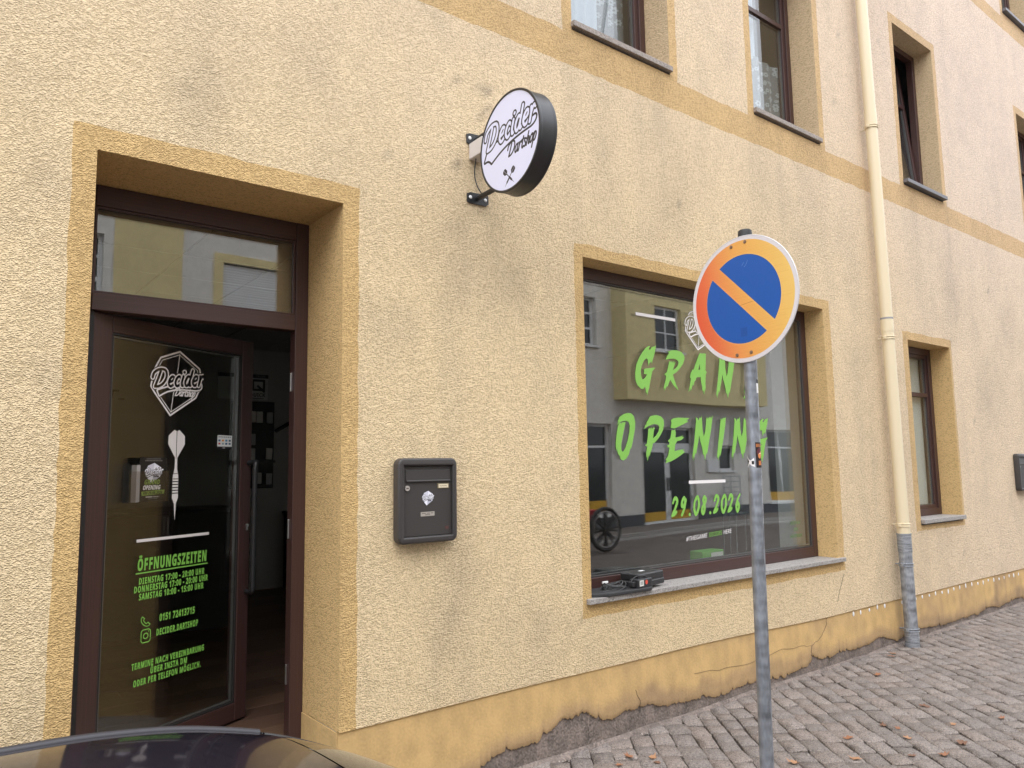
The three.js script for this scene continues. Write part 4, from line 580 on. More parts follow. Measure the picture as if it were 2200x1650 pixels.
// ================================================================ STREET
// no parking sign on its pole
{
  const X = (y) => 3.0105 + 0.0165 * y, Z = 1.334, g = group('no_parking_sign', null, [X(0), 0, Z]); tag(g, 'round blue no parking sign with a faded ring on a galvanised pole', 'traffic sign');
  const rel = (y) => X(y) - X(0);
  mesh('pole', cyl([rel(0) , -0.05, 0], [rel(2.735), 2.735, 0], 0.0302, 0.0302, 36), M.galv, g);
  mesh('cap', new THREE.LatheGeometry([[0.0001, 0.035], [0.026, 0.035], [0.032, 0.03], [0.0335, 0.0], [0.0335, -0.03]].map((p) => new THREE.Vector2(...p)), 32).translate(rel(2.73), 2.728, 0), M.blackMatt, g);
  const s = group('sign_disc', g, [3.008 - X(0), 2.421, 0.002]); s.rotation.y = -Math.PI / 2 - 0.0525; const r = 0.3;
  const art = colourTex(1024, 1024, (c, w, h) => {
    c.fillStyle = '#d6d2d6'; c.fillRect(0, 0, w, h);
    const gr = c.createLinearGradient(0.03 * w, 0.6 * h, 0.97 * w, 0.42 * h); [[0, '#d9583a'], [0.15, '#dd6c44'], [0.32, '#e28d52'], [0.5, '#e4a357'], [0.75, '#e4b260'], [1, '#e6c06c']].forEach((q) => gr.addColorStop(...q));
    c.fillStyle = gr; c.beginPath(); c.arc(w / 2, h / 2, 0.471 * w, 0, 7); c.fill();
    c.strokeStyle = 'rgba(150,80,20,0.16)'; c.lineWidth = 2.5; for (let i = 0; i < 90; i++) { const y = i * 11.5 + 5 * hash(i, 1), a = hash(i, 2); c.globalAlpha = 0.25 + 0.75 * a; c.beginPath(); c.moveTo(40 + 200 * a, y); c.lineTo(980 - 250 * hash(i, 3), y - 3); c.stroke(); } c.globalAlpha = 1;
    const q = colourHalf(c, w, h);
  });
  function colourHalf(c, w, h) {
    const R0 = 0.352 * w, hb = 0.055 * w, a = Math.PI / 4;
    for (const sgn of [-1, 1]) { const al = Math.asin(hb / R0), st = sgn > 0 ? a + al : a + Math.PI + al; for (const [grow, col] of [[7, '#f0e2c8'], [4, '#1b2233'], [0, '#1a56a8']]) { c.beginPath(); c.arc(w / 2, h / 2, R0, st, st + Math.PI - 2 * al); c.closePath(); c.fillStyle = c.strokeStyle = col; if (grow) { c.lineWidth = grow; c.stroke(); } else c.fill(); } }
    c.fillStyle = 'rgba(24,70,140,0.5)'; c.fillRect(0.47 * w, 0.73 * h, 0.06 * w, 0.07 * h);
    c.strokeStyle = 'rgba(210,225,245,0.6)'; c.lineWidth = 2; c.beginPath(); c.moveTo(0.565 * w, 0.2 * h); c.quadraticCurveTo(0.56 * w, 0.23 * h, 0.53 * w, 0.25 * h); c.moveTo(0.53 * w, 0.21 * h); c.lineTo(0.51 * w, 0.235 * h); c.stroke();
    c.strokeStyle = 'rgba(110,60,20,0.7)'; c.beginPath(); c.moveTo(0.47 * w, 0.55 * h); c.lineTo(0.6 * w, 0.535 * h); c.stroke();
  }
  const disc = new THREE.CylinderGeometry(r, r, 0.003, 96).rotateX(Math.PI / 2);
  mesh('plate', disc, std([0.5, 0.5, 0.52], { metalness: 0.6, roughness: 0.4 }), s); mesh('rim', new THREE.TorusGeometry(r - 0.001, 0.0032, 8, 96), std([0.62, 0.61, 0.63], { metalness: 0.2, roughness: 0.4 }), s);
  const fc = mesh('face', new THREE.CircleGeometry(r - 0.002, 96), new THREE.MeshPhysicalMaterial({ map: art, roughness: 0.38 }), s); fc.position.z = 0.0025;
  for (const [x, y] of [[-0.05, 0.262], [0.03, 0.268], [-0.045, -0.262], [0.035, -0.258]]) mesh('bolt', [cyl([x, y, 0.002], [x, y, 0.007], 0.006, 0.006, 6), cyl([x, y, 0.002], [x, y, 0.0035], 0.009, 0.009, 12)], std([0.35, 0.25, 0.2], { metalness: 0.8, roughness: 0.4 }), s);
  for (const y of [2.62, 2.2]) mesh('clamp', [new THREE.CylinderGeometry(0.034, 0.034, 0.03, 24).translate(rel(y), y, 0), box(rel(y) - 0.034, y - 0.015, -0.05, rel(y) - 0.024, y + 0.015, 0.05)], M.zinc, g);
  const wrap = (name, y0, y1, a0, a1, mat) => { const gm = new THREE.CylinderGeometry(0.0307, 0.0307, y1 - y0, 14, 1, true, a0, a1 - a0); gm.translate(rel((y0 + y1) / 2), (y0 + y1) / 2, 0); return mesh(name, gm, mat, g); };
  const face = colourTex(128, 256, (c, w, h) => { c.fillStyle = '#26181a'; c.fillRect(0, 0, w, h); c.fillStyle = '#d9874a'; for (let i = 0; i < 6; i++) c.fillRect(12 + i * 18, 14, 8, 34); c.beginPath(); c.ellipse(70, 120, 34, 44, 0.3, 0, 7); c.fill(); c.fillStyle = '#5d2a33'; c.beginPath(); c.ellipse(58, 84, 46, 26, -0.5, 0, 7); c.fill(); c.fillStyle = '#c9763c'; c.fillRect(42, 186, 54, 44); c.fillStyle = '#e9e4dc'; c.fillRect(58, 108, 30, 9); });
  // angle measured from +z towards +x; the photographer stands towards (-x, +z)
  wrap('orange_sticker', 1.632, 1.748, R(-42), R(35), new THREE.MeshStandardMaterial({ map: face, roughness: 0.5 }));
  wrap('white_sticker', 1.976, 2.022, R(-8), R(38), M.white); wrap('black_sticker', 2.023, 2.040, R(-4), R(30), M.blackMatt);
  wrap('torn_sticker', 1.632, 1.69, R(-128), R(-52), new THREE.MeshStandardMaterial({ roughness: 0.5, transparent: true, alphaTest: 0.5, map: colourTex(128, 96, (c, w, h) => { c.clearRect(0, 0, w, h); c.fillStyle = '#e8e4e4'; c.beginPath(); c.moveTo(0, 4); c.lineTo(40, 34); c.lineTo(70, 40); c.lineTo(120, 20); c.lineTo(128, 90); c.lineTo(80, 80); c.lineTo(50, 66); c.lineTo(4, 94); c.closePath(); c.fill(); c.fillStyle = '#1c1c1e'; c.beginPath(); c.moveTo(0, 20); c.lineTo(44, 46); c.lineTo(4, 84); c.closePath(); c.fill(); c.fillRect(84, 44, 34, 26); }) }));
  wrap('scuffed_film', 1.38, 1.60, R(10), R(22), new THREE.MeshStandardMaterial({ roughness: 0.5, transparent: true, alphaTest: 0.5, map: colourTex(64, 512, (c, w, h) => { c.clearRect(0, 0, w, h); c.fillStyle = '#d4d4d8'; for (let i = 0; i < 140; i++) c.fillRect(w * hash(i, 1) * 0.8, h * hash(i, 2), 5 + 14 * hash(i, 3), 4 + 16 * hash(i, 4)); }) }));
}

// ground and pavement
structure('ground', quad([-200, -0.03, 200], [200, -0.03, 200], [200, -0.03, -200], [-200, -0.03, -200]), std([0.12, 0.115, 0.11]));
const streetTex = (() => { const n = 512; return byteTex(n, (i, j) => { const r = Math.floor(j / 32), off = (r % 2) * 16 + Math.round(6 * hash(r, 3)), u = (i + off) % 32, v = j % 32, e = Math.min(u, 32 - u, v, 32 - v), t = 0.62 + 0.38 * hash(Math.floor(((i + off) % n) / 32), r, 5); const s = (e < 2.5 ? 0.35 : t) * (0.9 + 0.06 * gr1[j * n + i]); return [255 * clamp(s), 248 * clamp(s), 242 * clamp(s)]; }, n); })();
streetTex.repeat.set(1 / 2.4, 1 / 2.4);
structure('street', quad([-60, -0.022, 10.4], [80, -0.022, 10.4], [80, -0.022, 3.2], [-60, -0.022, 3.2], 1, 1), std([0.20, 0.17, 0.155], { map: streetTex, roughness: 0.9 }));
structure('opposite_pavement', quad([-60, 0.06, 10.4], [80, 0.06, 10.4], [80, 0.06, 9.0], [-60, 0.06, 9.0]), std([0.24, 0.21, 0.19], { map: streetTex, roughness: 0.9 }));
structure('kerb', box(-60, -0.03, 8.86, 80, 0.062, 8.998), M.sill);
structure('gutter', quad([-60, -0.018, 8.85], [80, -0.018, 8.85], [80, -0.018, 8.35], [-60, -0.018, 8.35]), std([0.36, 0.34, 0.32], { map: granite, roughness: 0.9 }));
{
  const pv = structure('pavement', quad([-3, -0.0185, 3.3], [17, -0.0185, 3.3], [17, -0.0185, -0.02], [-3, -0.0185, -0.02]), M.joint);
  // sett variants: split stones with straight edges and an uneven top
  const vars = []; for (let v = 0; v < 14; v++) {
    const g = new THREE.BufferGeometry(), P = [], U = [], I = [], n = 5, T = [0, 0.045, 0.5, 0.955, 1], cor = [0, 1, 2, 3].map(() => [rr(-0.11, 0.11), rr(-0.11, 0.11)]), tip = [rr(-0.005, 0.005), rr(-0.005, 0.005)], ou = rr(0, 0.5), ov = rr(0, 0.5), bow = [0, 1, 2, 3].map(() => rr(-0.03, 0.035));
    for (let j = 0; j < n; j++) for (let i = 0; i < n; i++) {
      const a = T[i], b = T[j], ed = i === 0 || j === 0 || i === n - 1 || j === n - 1, co = (i === 0 || i === n - 1) && (j === 0 || j === n - 1);
      const ox = lerp(lerp(cor[0][0], cor[1][0], a), lerp(cor[3][0], cor[2][0], a), b), oz = lerp(lerp(cor[0][1], cor[1][1], a), lerp(cor[3][1], cor[2][1], a), b), k = co ? 0.965 : 1;
      const bx = i === 0 ? -bow[0] * 4 * b * (1 - b) : i === n - 1 ? bow[1] * 4 * b * (1 - b) : 0, bz = j === 0 ? -bow[2] * 4 * a * (1 - a) : j === n - 1 ? bow[3] * 4 * a * (1 - a) : 0;
      P.push((a - 0.5) * k + ox * 0.5 + bx, (ed ? -0.0055 : 0.001) + tip[0] * (a - 0.5) + tip[1] * (b - 0.5) + rr(-0.0016, 0.0016), (b - 0.5) * k + oz * 0.5 + bz); U.push(a * 0.14 + ou, b * 0.17 + ov);
    }
    const rim = [0, 1, 2, 3, 4, 9, 14, 19, 24, 23, 22, 21, 20, 15, 10, 5]; for (const q of rim) { P.push(P[q * 3] * 1.0, -0.04, P[q * 3 + 2] * 1.0); U.push(U[q * 2], U[q * 2 + 1] + 0.03); }
    for (let j = 0; j < n - 1; j++) for (let i = 0; i < n - 1; i++) { const a = j * n + i; I.push(a, a + n, a + n + 1, a, a + n + 1, a + 1); }
    for (let q = 0; q < 16; q++) { const a = rim[q], b = rim[(q + 1) % 16], c = 25 + q, d = 25 + ((q + 1) % 16); I.push(a, b, d, a, d, c); }
    g.setAttribute('position', new THREE.Float32BufferAttribute(P, 3)); g.setAttribute('uv', new THREE.Float32BufferAttribute(U, 2)); g.setIndex(I); g.computeVertexNormals(); vars.push(toCreasedNormals(g, 0.6));
  }
  // courses run slantwise to the wall
  const list = [], ca = Math.cos(R(36)), sa = Math.sin(R(36));
  for (let p = -3; p < 14.5; ) {
    const wd = rr(0.118, 0.138); let q = -10 + rr(0, 0.15);
    while (q < 5) {
      const ln = rr(0.125, 0.205), pc = p + wd / 2 + 0.02 * Math.sin(q * 2.3 + p * 0.4), qc = q + ln / 2; q += ln;
      const xc = pc * ca - qc * sa, zc = pc * sa + qc * ca;
      if (xc < 1.2 || xc > 14.5 || zc < -0.02 || zc > 3.2) continue;
      const dx = xc, dy = -1.65, dz = zc - 3.4, c = Math.cos(R(-38.149)), s = Math.sin(R(-38.149)), depth = -(dx * s + dz * c), side = dx * c - dz * s; const inView = depth > 0.4 && Math.abs(side / depth) < 0.70 && (dy / depth) > -0.66 && zc < 1.35 + 0.1 * xc;
      list.push({ x: xc, z: zc, w: wd - rr(0.002, 0.012), l: ln - rr(0.003, 0.011), rot: R(-36) + rr(-0.05, 0.05), y: rr(-0.004, 0.003), v: Math.floor(rr(0, 14)), m: Math.floor(rr(0, 5)), near: inView ? 1 / Math.hypot(dx, dy, dz) : 0 });
    }
    p += wd;
  }
  list.sort((a, b) => b.near - a.near);
  const rest = [[], [], [], [], []];
  list.forEach((s, i) => {
    if (i < 300) { const m = mesh('paving_stone', vars[s.v], M.cobble[s.m], pv); m.position.set(s.x, s.y, s.z); m.rotation.y = s.rot; m.scale.set(s.w, 1, s.l); }
    else rest[s.m].push(vars[s.v].clone().applyMatrix4(new THREE.Matrix4().compose(new THREE.Vector3(s.x, s.y, s.z), new THREE.Quaternion().setFromEuler(new THREE.Euler(0, s.rot, 0)), new THREE.Vector3(s.w, 1, s.l))));
  });
  rest.forEach((r, i) => { const m = mesh('paving_stone', mergeGeometries(r), M.cobble[i], pv); m.userData.kind = 'stuff'; });
  // grit in the joints and against the wall
  const gg = new THREE.IcosahedronGeometry(1, 0), n = 5200, gi = new THREE.InstancedMesh(gg, M.grit, n), mt = new THREE.Matrix4(), q = new THREE.Quaternion(), col = new THREE.Color();
  for (let i = 0; i < n; i++) { const wall = i < 3600, x = rr(1.7, 11), z = wall ? -0.002 + 0.09 * rnd() * rnd() + 0.012 : rr(0.05, 2.2), s = rr(0.0015, 0.0042) * (wall ? 1.25 : 1); mt.compose(new THREE.Vector3(x, wall ? -0.012 + s * rnd() : -0.006 + 0.01 * rnd(), z), q.setFromEuler(new THREE.Euler(rnd() * 6, rnd() * 6, 0)), new THREE.Vector3(s, s, s)); gi.setMatrixAt(i, mt); const t = rr(0.5, 1.5); gi.setColorAt(i, col.setRGB(t, t * 0.97, t * 0.93)); }
  gi.name = 'grit'; scene.add(gi); tag(gi, 'fine grit along the foot of the wall and between the setts', null, null, 'stuff');
  // mortar fillet where the wall meets the setts
  const fil = []; for (let x = 1.6; x < 15; x += 0.1) { const h = (t) => 0.004 + 0.022 * fbm(t * 4, 1, 44), e = (t) => 0.01 + 0.04 * fbm(t * 5, 7, 45); fil.push(quad([x, -0.014, e(x)], [x + 0.1, -0.014, e(x + 0.1)], [x + 0.1, h(x + 0.1), -0.014], [x, h(x), -0.014], 1, 1)); } mesh('mortar_fillet', fil, M.greyBase, house);
}
// fallen leaves
{
  const mats = [[0.27, 0.12, 0.06], [0.36, 0.19, 0.10], [0.17, 0.085, 0.05]].map((c) => std(c, { side: THREE.DoubleSide, roughness: 0.7 }));
  const vars = []; for (let v = 0; v < 4; v++) { const s = new THREE.Shape(), n = 14; for (let i = 0; i < n; i++) { const a = (i / n) * Math.PI * 2, r = (i % 2 ? 0.62 : 1) * (0.8 + 0.3 * hash(i, v, 7)), x = Math.cos(a) * r, y = Math.sin(a) * r * 0.7; i ? s.lineTo(x, y) : s.moveTo(x, y); } s.closePath(); const g = new THREE.ShapeGeometry(s, 4), p = g.attributes.position; for (let i = 0; i < p.count; i++) p.setZ(i, 0.35 * p.getX(i) ** 2 * (v % 2 ? 1 : 0.6) + 0.3 * p.getY(i) ** 2 + 0.1 * Math.sin(5 * p.getX(i) + v)); g.computeVertexNormals(); g.rotateX(-Math.PI / 2); vars.push(g); }
  [[3.28, 0.25], [3.37, 0.35], [3.33, 0.41], [4.48, 0.9], [4.21, 1.09], [4.86, 0.93], [4.88, 1.01], [4.75, 1.13], [4.49, 1.27], [4.64, 1.38], [5.21, 1.2], [4.9, 1.37], [5.56, 1.35], [3.9, 0.9], [5.44, 0.93], [5.96, 0.35], [6.71, 0.12], [6.6, 0.16], [3.15, 0.3]].forEach(([x, z], i) => { const m = mesh('fallen_leaf', vars[i % 4], mats[i % 3]); m.position.set(x, 0.006, z); m.rotation.y = hash(i, 1) * 6; const s = 0.028 + 0.022 * hash(i, 2); m.scale.set(s, s, s); tag(m, i === 16 ? 'dry brown leaf by the foot of the downpipe, nearer the corner of the wall' : i === 17 ? 'dry dark leaf lying just in front of the foot of the downpipe' : ['reddish brown dry leaf lying on the grey setts', 'pale orange dry leaf lying on the grey setts', 'dark brown dry leaf lying on the grey setts'][i % 3], 'leaf', 'dry leaves on the pavement'); });
}

// parked car: only its roof reaches into the picture
{
  const car = group('parked_car', null, [0, 0, 0]); tag(car, 'dark glossy car parked below, only its roof edge in view', 'car');
  const paint = phys([0.016, 0.013, 0.018], { roughness: 0.07, specularIntensity: 0.55 }), glassM = phys([0.012, 0.011, 0.013], { roughness: 0.05, specularIntensity: 0.6 }), trim = phys([0.025, 0.024, 0.03], { roughness: 0.42 }), rubber = M.gasket;
  const ZC = 2.75, ZF = 2.21, HW = ZC - ZF;
  const PROF = [[-1.9, 0.86], [-1.5, 0.98], [-1.1, 1.17], [-0.75, 1.27], [-0.4, 1.305], [-0.1, 1.307], [0.1, 1.3015], [0.2, 1.297], [0.3, 1.285], [0.38, 1.267], [0.46, 1.243], [0.55, 1.203], [0.64, 1.155], [0.9, 1.01], [1.2, 0.84]];
  const P = (x) => { let i = 0; while (i < PROF.length - 2 && PROF[i + 1][0] < x) i++; const a = PROF[Math.max(0, i - 1)], b = PROF[i], c = PROF[i + 1], d = PROF[Math.min(PROF.length - 1, i + 2)], t = (x - b[0]) / (c[0] - b[0]), m0 = (c[1] - a[1]) / (c[0] - a[0]), m1 = (d[1] - b[1]) / (d[0] - b[0]), h = c[0] - b[0]; return (2 * t ** 3 - 3 * t * t + 1) * b[1] + (t ** 3 - 2 * t * t + t) * h * m0 + (-2 * t ** 3 + 3 * t * t) * c[1] + (t ** 3 - t * t) * h * m1; };
  const crown = (q) => 0.033 * (1 - q ** 4);
  const skin = (x0, x1, nx, z0, z1, lift = 0) => { const pos = [], uv = [], idx = [], nz = 40; for (let i = 0; i <= nx; i++) for (let j = 0; j <= nz; j++) { const x = lerp(x0, x1, i / nx), z = lerp(z0, z1, j / nz), q = (z - ZC) / HW; pos.push(x, P(x) + crown(q) + lift, z); uv.push(x, z); } for (let i = 0; i < nx; i++) for (let j = 0; j < nz; j++) { const k = i * (nz + 1) + j; idx.push(k, k + 1, k + nz + 2, k, k + nz + 2, k + nz + 1); } const g = new THREE.BufferGeometry(); g.setAttribute('position', new THREE.Float32BufferAttribute(pos, 3)); g.setAttribute('uv', new THREE.Float32BufferAttribute(uv, 2)); g.setIndex(idx); g.computeVertexNormals(); return g; };
  mesh('roof', skin(-0.75, 0.436, 70, ZF + 0.012, 2 * ZC - ZF - 0.012), paint, car); mesh('windscreen', skin(0.44, 1.2, 40, ZF + 0.012, 2 * ZC - ZF - 0.012), glassM, car); mesh('rear_window', skin(-1.5, -0.754, 30, ZF + 0.012, 2 * ZC - ZF - 0.012), glassM, car);
  const railPts = (z, a, b, dy) => { const o = []; for (let k = 0; k <= 40; k++) { const x = lerp(a, b, k / 40); o.push([x, P(x) + dy, z]); } return o; };
  for (const [z, s] of [[ZF, 1], [2 * ZC - ZF, -1]]) { mesh('roof_rail', tube(railPts(z + s * 0.004, -0.8, 0.43, 0.0), 0.0075, 80, 10), trim, car); mesh('pillar_trim', [tube(railPts(z + s * 0.006, 0.437, 1.2, -0.001), 0.005, 50, 8), tube(railPts(z - s * 0.006, 0.437, 1.2, -0.004), 0.005, 50, 8)], M.black, car); }
  // sides and lower body
  const sideGlass = []; for (const [z, s] of [[ZF, -1], [2 * ZC - ZF, 1]]) { const n = 24; for (let k = 0; k < n; k++) { const xa = lerp(-1.5, 1.15, k / n), xb = lerp(-1.5, 1.15, (k + 1) / n), q = [[xa, 0.84, z + s * 0.2], [xb, 0.84, z + s * 0.2], [xb, P(xb) - 0.008, z], [xa, P(xa) - 0.008, z]]; sideGlass.push(s > 0 ? quad(...q) : quad(q[1], q[0], q[3], q[2])); } } mesh('side_window', sideGlass, glassM, car);
  const body = new THREE.Shape(); body.moveTo(-2.2, 0.25); body.lineTo(-2.22, 0.6); body.quadraticCurveTo(-2.2, 0.8, -1.9, 0.845); body.lineTo(1.0, 0.845); body.quadraticCurveTo(1.45, 0.78, 1.68, 0.62); body.quadraticCurveTo(1.78, 0.5, 1.76, 0.25); body.lineTo(1.42, 0.25); body.absarc(1.08, 0.3, 0.35, -0.15, Math.PI + 0.15, false); body.lineTo(-1.1, 0.25); body.absarc(-1.45, 0.3, 0.35, -0.15, Math.PI + 0.15, false); body.closePath();
  mesh('body', extrude(body, 2.0, 3.5, 0.05), paint, car);
  for (const x of [1.08, -1.45]) for (const [z, s] of [[2.0, -1], [3.5, 1]]) { const w = group('wheel', car); mesh('tyre', new THREE.TorusGeometry(0.23, 0.075, 12, 32).translate(x, 0.3, z), M.blackMatt, w); const sp = [new THREE.CylinderGeometry(0.05, 0.05, 0.06, 16).rotateX(Math.PI / 2).translate(x, 0.3, z)]; for (let k = 0; k < 5; k++) sp.push(new THREE.BoxGeometry(0.05, 0.2, 0.03).translate(0, 0.11, 0).rotateZ(k * 1.2566).translate(x, 0.3, z + s * 0.02)); mesh('rim', sp, M.steel, w); }
  for (const z of [2.25, 3.2]) mesh('headlight', rbox(1.60, 0.56, z - 0.13, 1.74, 0.65, z + 0.13, 0.03), std([0.6, 0.62, 0.65], { roughness: 0.1 }), car);
  const wiper = mesh('wiper', tube([[1.14, 0.90, 2.5], [0.98, 1.0, 2.9], [1.0, 0.99, 3.2]], 0.008, 16, 6), M.gasket, car);
}

// ================================================================ OPPOSITE SIDE, seen in the panes
{
  const o = group('opposite_house', null); tag(o, 'white house with a yellow bay across the street, mirrored in the panes', 'building');
  const ZO = 10.5, wall = std([0.74, 0.73, 0.71], { map: plinthTint, roughness: 0.95 }), yellow = std([0.74, 0.64, 0.36], { map: plinthTint, roughness: 0.95 }), base = std([0.07, 0.075, 0.085]), fr = std([0.68, 0.69, 0.7], { roughness: 0.4 }), dk = phys([0.02, 0.024, 0.026], { roughness: 0.08 }), film = std([0.55, 0.32, 0.03]);
  const wins = [];
  const GF = [[12.6, 0.42, 14.55, 2.78], [21.87, 0.40, 23.6, 2.77], [8.2, 0.42, 10.4, 2.78], [26, 0.42, 28, 2.78], [3, 0.9, 4.4, 2.6], [-1, 0.9, 0.5, 2.6]], UF = [[12.85, 4.82, 14.1, 6.2], [9.2, 4.8, 10.4, 6.2], [24.2, 4.8, 25.5, 6.2], [28, 4.8, 29.2, 6.2], [1.2, 4.6, 2.38, 5.95], [4.45, 4.2, 5.7, 5.72]], DR = [15.72, 0.0, 17.97, 2.76], SW = [19.24, 1.49, 20.04, 2.24];
  const rects = [...GF, ...UF, DR, SW];
  const sh = poly(rectPts(-30, -0.1, 45, 8.6), rects.map((r) => rectPts(r[0], Math.max(r[1], -0.04), r[2], r[3]).reverse())); const g = extrude(sh, 0, 0.3); g.translate(0, 0, ZO); mesh('wall', g, wall, o);
  mesh('inner_wall', box(-30, -0.1, ZO + 0.9, 45, 8.6, ZO + 1), std([0.09, 0.09, 0.085]), o);
  mesh('plinth', [[-30, -1], [-1, 3], [3, 8.2], [8.2, 12.6], [12.6, 14.6], [14.6, 15.7], [17.99, 21.8], [21.8, 45]].map(([a, b]) => box(a, -0.05, ZO - 0.03, b, 0.36, ZO - 0.001)), base, o);
  const front = (m) => m; // built facing the street at z = ZO
  const win = (r, mx, my, strip) => { const w = group('window', o), [x0, y0, x1, y1] = r, z = ZO + 0.12; const gs = [ring(x0, y0, x1, y1, 0.07, z, z + 0.06, 0.004)]; for (const t of mx) gs.push(box(lerp(x0, x1, t) - 0.02, y0 + 0.07, z + 0.005, lerp(x0, x1, t) + 0.02, y1 - 0.07, z + 0.05)); for (const y of my) gs.push(box(x0 + 0.07, y - 0.03, z + 0.004, x1 - 0.07, y + 0.03, z + 0.052)); mesh('window_frame', gs, fr, w); mesh('glass_pane', quad([x1 - 0.05, y0 + 0.05, z + 0.03], [x0 + 0.05, y0 + 0.05, z + 0.03], [x0 + 0.05, y1 - 0.05, z + 0.03], [x1 - 0.05, y1 - 0.05, z + 0.03]), dk, w); mesh('sill', box(x0 - 0.06, y0 - 0.05, ZO - 0.07, x1 + 0.06, y0 - 0.002, ZO + 0.12), fr, w); if (strip) mesh('film_strip', box(x0 + 0.07, y0 + 0.07, z - 0.002, x1 - 0.07, y0 + 0.36, z + 0.002), film, w); return w; };
  GF.forEach((r, i) => win(r, i === 1 ? [0.5] : [], [2.2], i < 4)); UF.slice(0, 5).forEach((r) => win(r, [0.5], [lerp(r[1], r[3], 0.36), lerp(r[1], r[3], 0.68)]));
  win(SW, [], [], false);
  { const d = group('double_door', o), z = ZO + 0.12, [x0, y0, x1, y1] = DR, xm = (x0 + x1) / 2; mesh('door_frame', [ring(x0, 2.24, x1, y1, 0.06, z, z + 0.07), box(x0, 2.16, z, x1, 2.24, z + 0.07)], fr, d); mesh('glass_pane', quad([x1 - 0.05, 0.1, z + 0.035], [x0 + 0.05, 0.1, z + 0.035], [x0 + 0.05, 2.7, z + 0.035], [x1 - 0.05, 2.7, z + 0.035]), dk, d); for (const [a, b] of [[x0, xm - 0.004], [xm + 0.004, x1]]) { const lf = mesh('door_leaf', ring(a, 0.0, b, 2.158, 0.11, z, z + 0.06), fr, d); mesh('film_strip', box(a + 0.11, 0.12, z + 0.026, b - 0.11, 0.37, z + 0.03), film, lf); mesh('handle', box(a < xm - 0.5 ? b - 0.06 : a + 0.03, 0.95, z - 0.05, a < xm - 0.5 ? b - 0.03 : a + 0.06, 1.3, z - 0.02), M.black, lf); } }
  { const b = group('bay', o); const zb = 10.0, r = [15.86, 4.80, 17.0, 6.13]; const s = poly(rectPts(14.7, 3.42, 21.15, 8.6), [rectPts(...r).reverse(), rectPts(18.9, 4.8, 20.1, 6.13).reverse()]); mesh('bay_wall', [extrude(s, zb, zb + 0.25), box(14.7, 3.42, zb + 0.25, 15.0, 8.6, ZO), box(20.85, 3.42, zb + 0.25, 21.15, 8.6, ZO), box(15.0, 3.42, zb + 0.25, 20.85, 3.55, ZO)], yellow, b);
    for (const q of [r, [18.9, 4.8, 20.1, 6.13]]) { const [x0, y0, x1, y1] = q, z = zb + 0.1, gs = [ring(x0, y0, x1, y1, 0.075, z, z + 0.06, 0.004), box((x0 + x1) / 2 - 0.02, y0 + 0.07, z + 0.005, (x0 + x1) / 2 + 0.02, y1 - 0.07, z + 0.05)]; for (const t of [0.4, 0.78]) gs.push(box(x0 + 0.07, lerp(y0, y1, t) - 0.02, z + 0.004, x1 - 0.07, lerp(y0, y1, t) + 0.02, z + 0.052)); mesh('window_frame', [...gs, box(x0 - 0.08, y0 - 0.06, zb - 0.08, x1 + 0.08, y0 - 0.002, zb + 0.1)], fr, b); mesh('glass_pane', quad([x1 - 0.05, y0 + 0.05, z + 0.03], [x0 + 0.05, y0 + 0.05, z + 0.03], [x0 + 0.05, y1 - 0.05, z + 0.03], [x1 - 0.05, y1 - 0.05, z + 0.03]), dk, b); } }
  // yellow panel and roller shutter opposite the shop door
  mesh('yellow_panel', [box(2.55, 3.2, ZO - 0.02, 3.73, 8.6, ZO - 0.001), box(4.30, 4.0, ZO - 0.02, 4.45, 5.9, ZO - 0.001), box(4.45, 5.72, ZO - 0.02, 5.85, 5.9, ZO - 0.001)], yellow, o);
  const rs = group('roller_shutter', o); for (let k = 0; k < 30; k++) mesh('slat', new THREE.CylinderGeometry(0.026, 0.026, 1.24, 8).scale(1, 1, 0.5).rotateZ(Math.PI / 2).translate(5.075, 4.22 + k * 0.05, ZO + 0.06), fr, rs);
  const mb = mesh('notice_case', rbox(18.5, 1.46, ZO - 0.1, 19.06, 1.85, ZO - 0.001, 0.01), fr, o);
  const rf = mesh('roof', extrude(poly([[9.9, 8.6], [16, 8.6], [13, 11]].map((p) => p)), -45, 30).rotateY(-Math.PI / 2), std([0.2, 0.08, 0.05]), o);
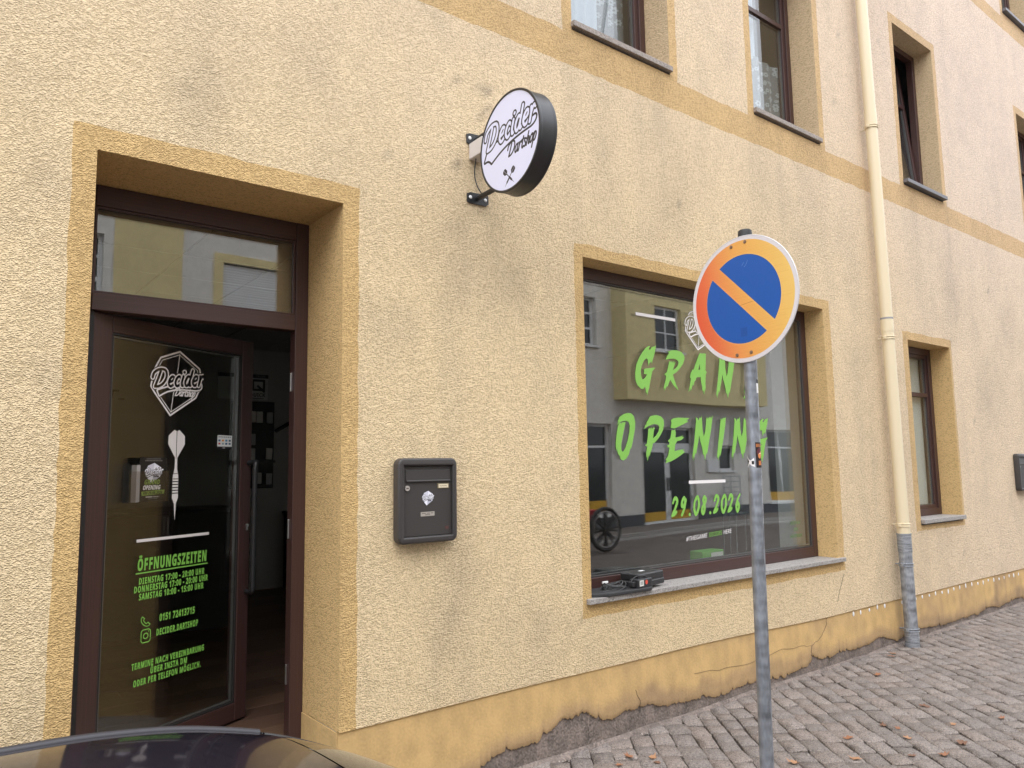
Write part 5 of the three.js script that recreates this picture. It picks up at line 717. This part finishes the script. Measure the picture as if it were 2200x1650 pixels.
  // wire rack by the wall
  const rk = group('wire_rack', null, [19.6, 0, 10.3]); tag(rk, 'thin wire rack against the white house, mirrored right of the glass door', 'rack'); for (let k = 0; k < 6; k++) mesh('bar', cyl([-0.5, 0.5 + k * 0.16, 0], [0.45, 0.5 + k * 0.16, 0], 0.012, 0.012, 6), M.zinc, rk); for (const x of [-0.45, -0.1, 0.4]) mesh('upright', cyl([x, 0, 0], [x, 1.36, 0], 0.014, 0.014, 6), M.zinc, rk);
  // overhead cables over the street
  [[[1.0, 7.3, 0.0], [14, 6.6, 10.5]], [[4.5, 7.3, 0.0], [13.0, 6.4, 10.5]], [[10, 7.4, 0], [15.2, 7.2, 10.0]]].forEach(([a, b], i) => { const m = mesh('overhead_cable', tube([a, [(a[0] + b[0]) / 2, (a[1] + b[1]) / 2 - 0.35, 5.2], b], 0.012, 24, 5), M.blackMatt); tag(m, ['overhead cable rising from the left over the street, mirrored in the panes', 'steep middle overhead cable mirrored in the shop window', 'rightmost overhead cable running to the yellow bay'][i], 'cable'); });
  // wheel of a hand cart standing in the street
  const c = group('hand_cart', null, [10.72, 0, 6.95]); c.rotation.y = 0.05; tag(c, 'red cart with a large black spoked wheel, mirrored in the shop window', 'cart');
  const wl = group('wheel', c); mesh('tyre', new THREE.TorusGeometry(0.40, 0.04, 12, 48).translate(0, 0.44, 0), M.blackMatt, wl); mesh('rim', new THREE.TorusGeometry(0.345, 0.014, 8, 48).translate(0, 0.44, -0.02), std([0.4, 0.4, 0.4], { metalness: 0.6, roughness: 0.4 }), wl);
  const sp = [new THREE.CylinderGeometry(0.07, 0.07, 0.1, 20).rotateX(Math.PI / 2).translate(0, 0.44, 0)]; for (let k = 0; k < 8; k++) for (const q of [-0.12, 0.12]) sp.push(new THREE.BoxGeometry(0.035, 0.29, 0.03).translate(0, 0.2, 0).rotateZ(q).rotateZ((k * Math.PI) / 4).translate(0, 0.44, 0)); mesh('spokes', sp, M.blackMatt, wl);
  mesh('bed', rbox(-1.3, 0.62, 0.1, -0.1, 0.82, 0.7, 0.02), std([0.5, 0.06, 0.07]), c); mesh('leg', cyl([-1.2, 0, 0.4], [-1.2, 0.62, 0.4], 0.025), M.blackMatt, c); mesh('axle', cyl([0, 0.44, 0], [0, 0.44, 0.8], 0.02), M.blackMatt, c); mesh('wheel_far', new THREE.TorusGeometry(0.40, 0.04, 10, 36).translate(0, 0.44, 0.8), M.blackMatt, c);
}

renderer.render(scene, camera);
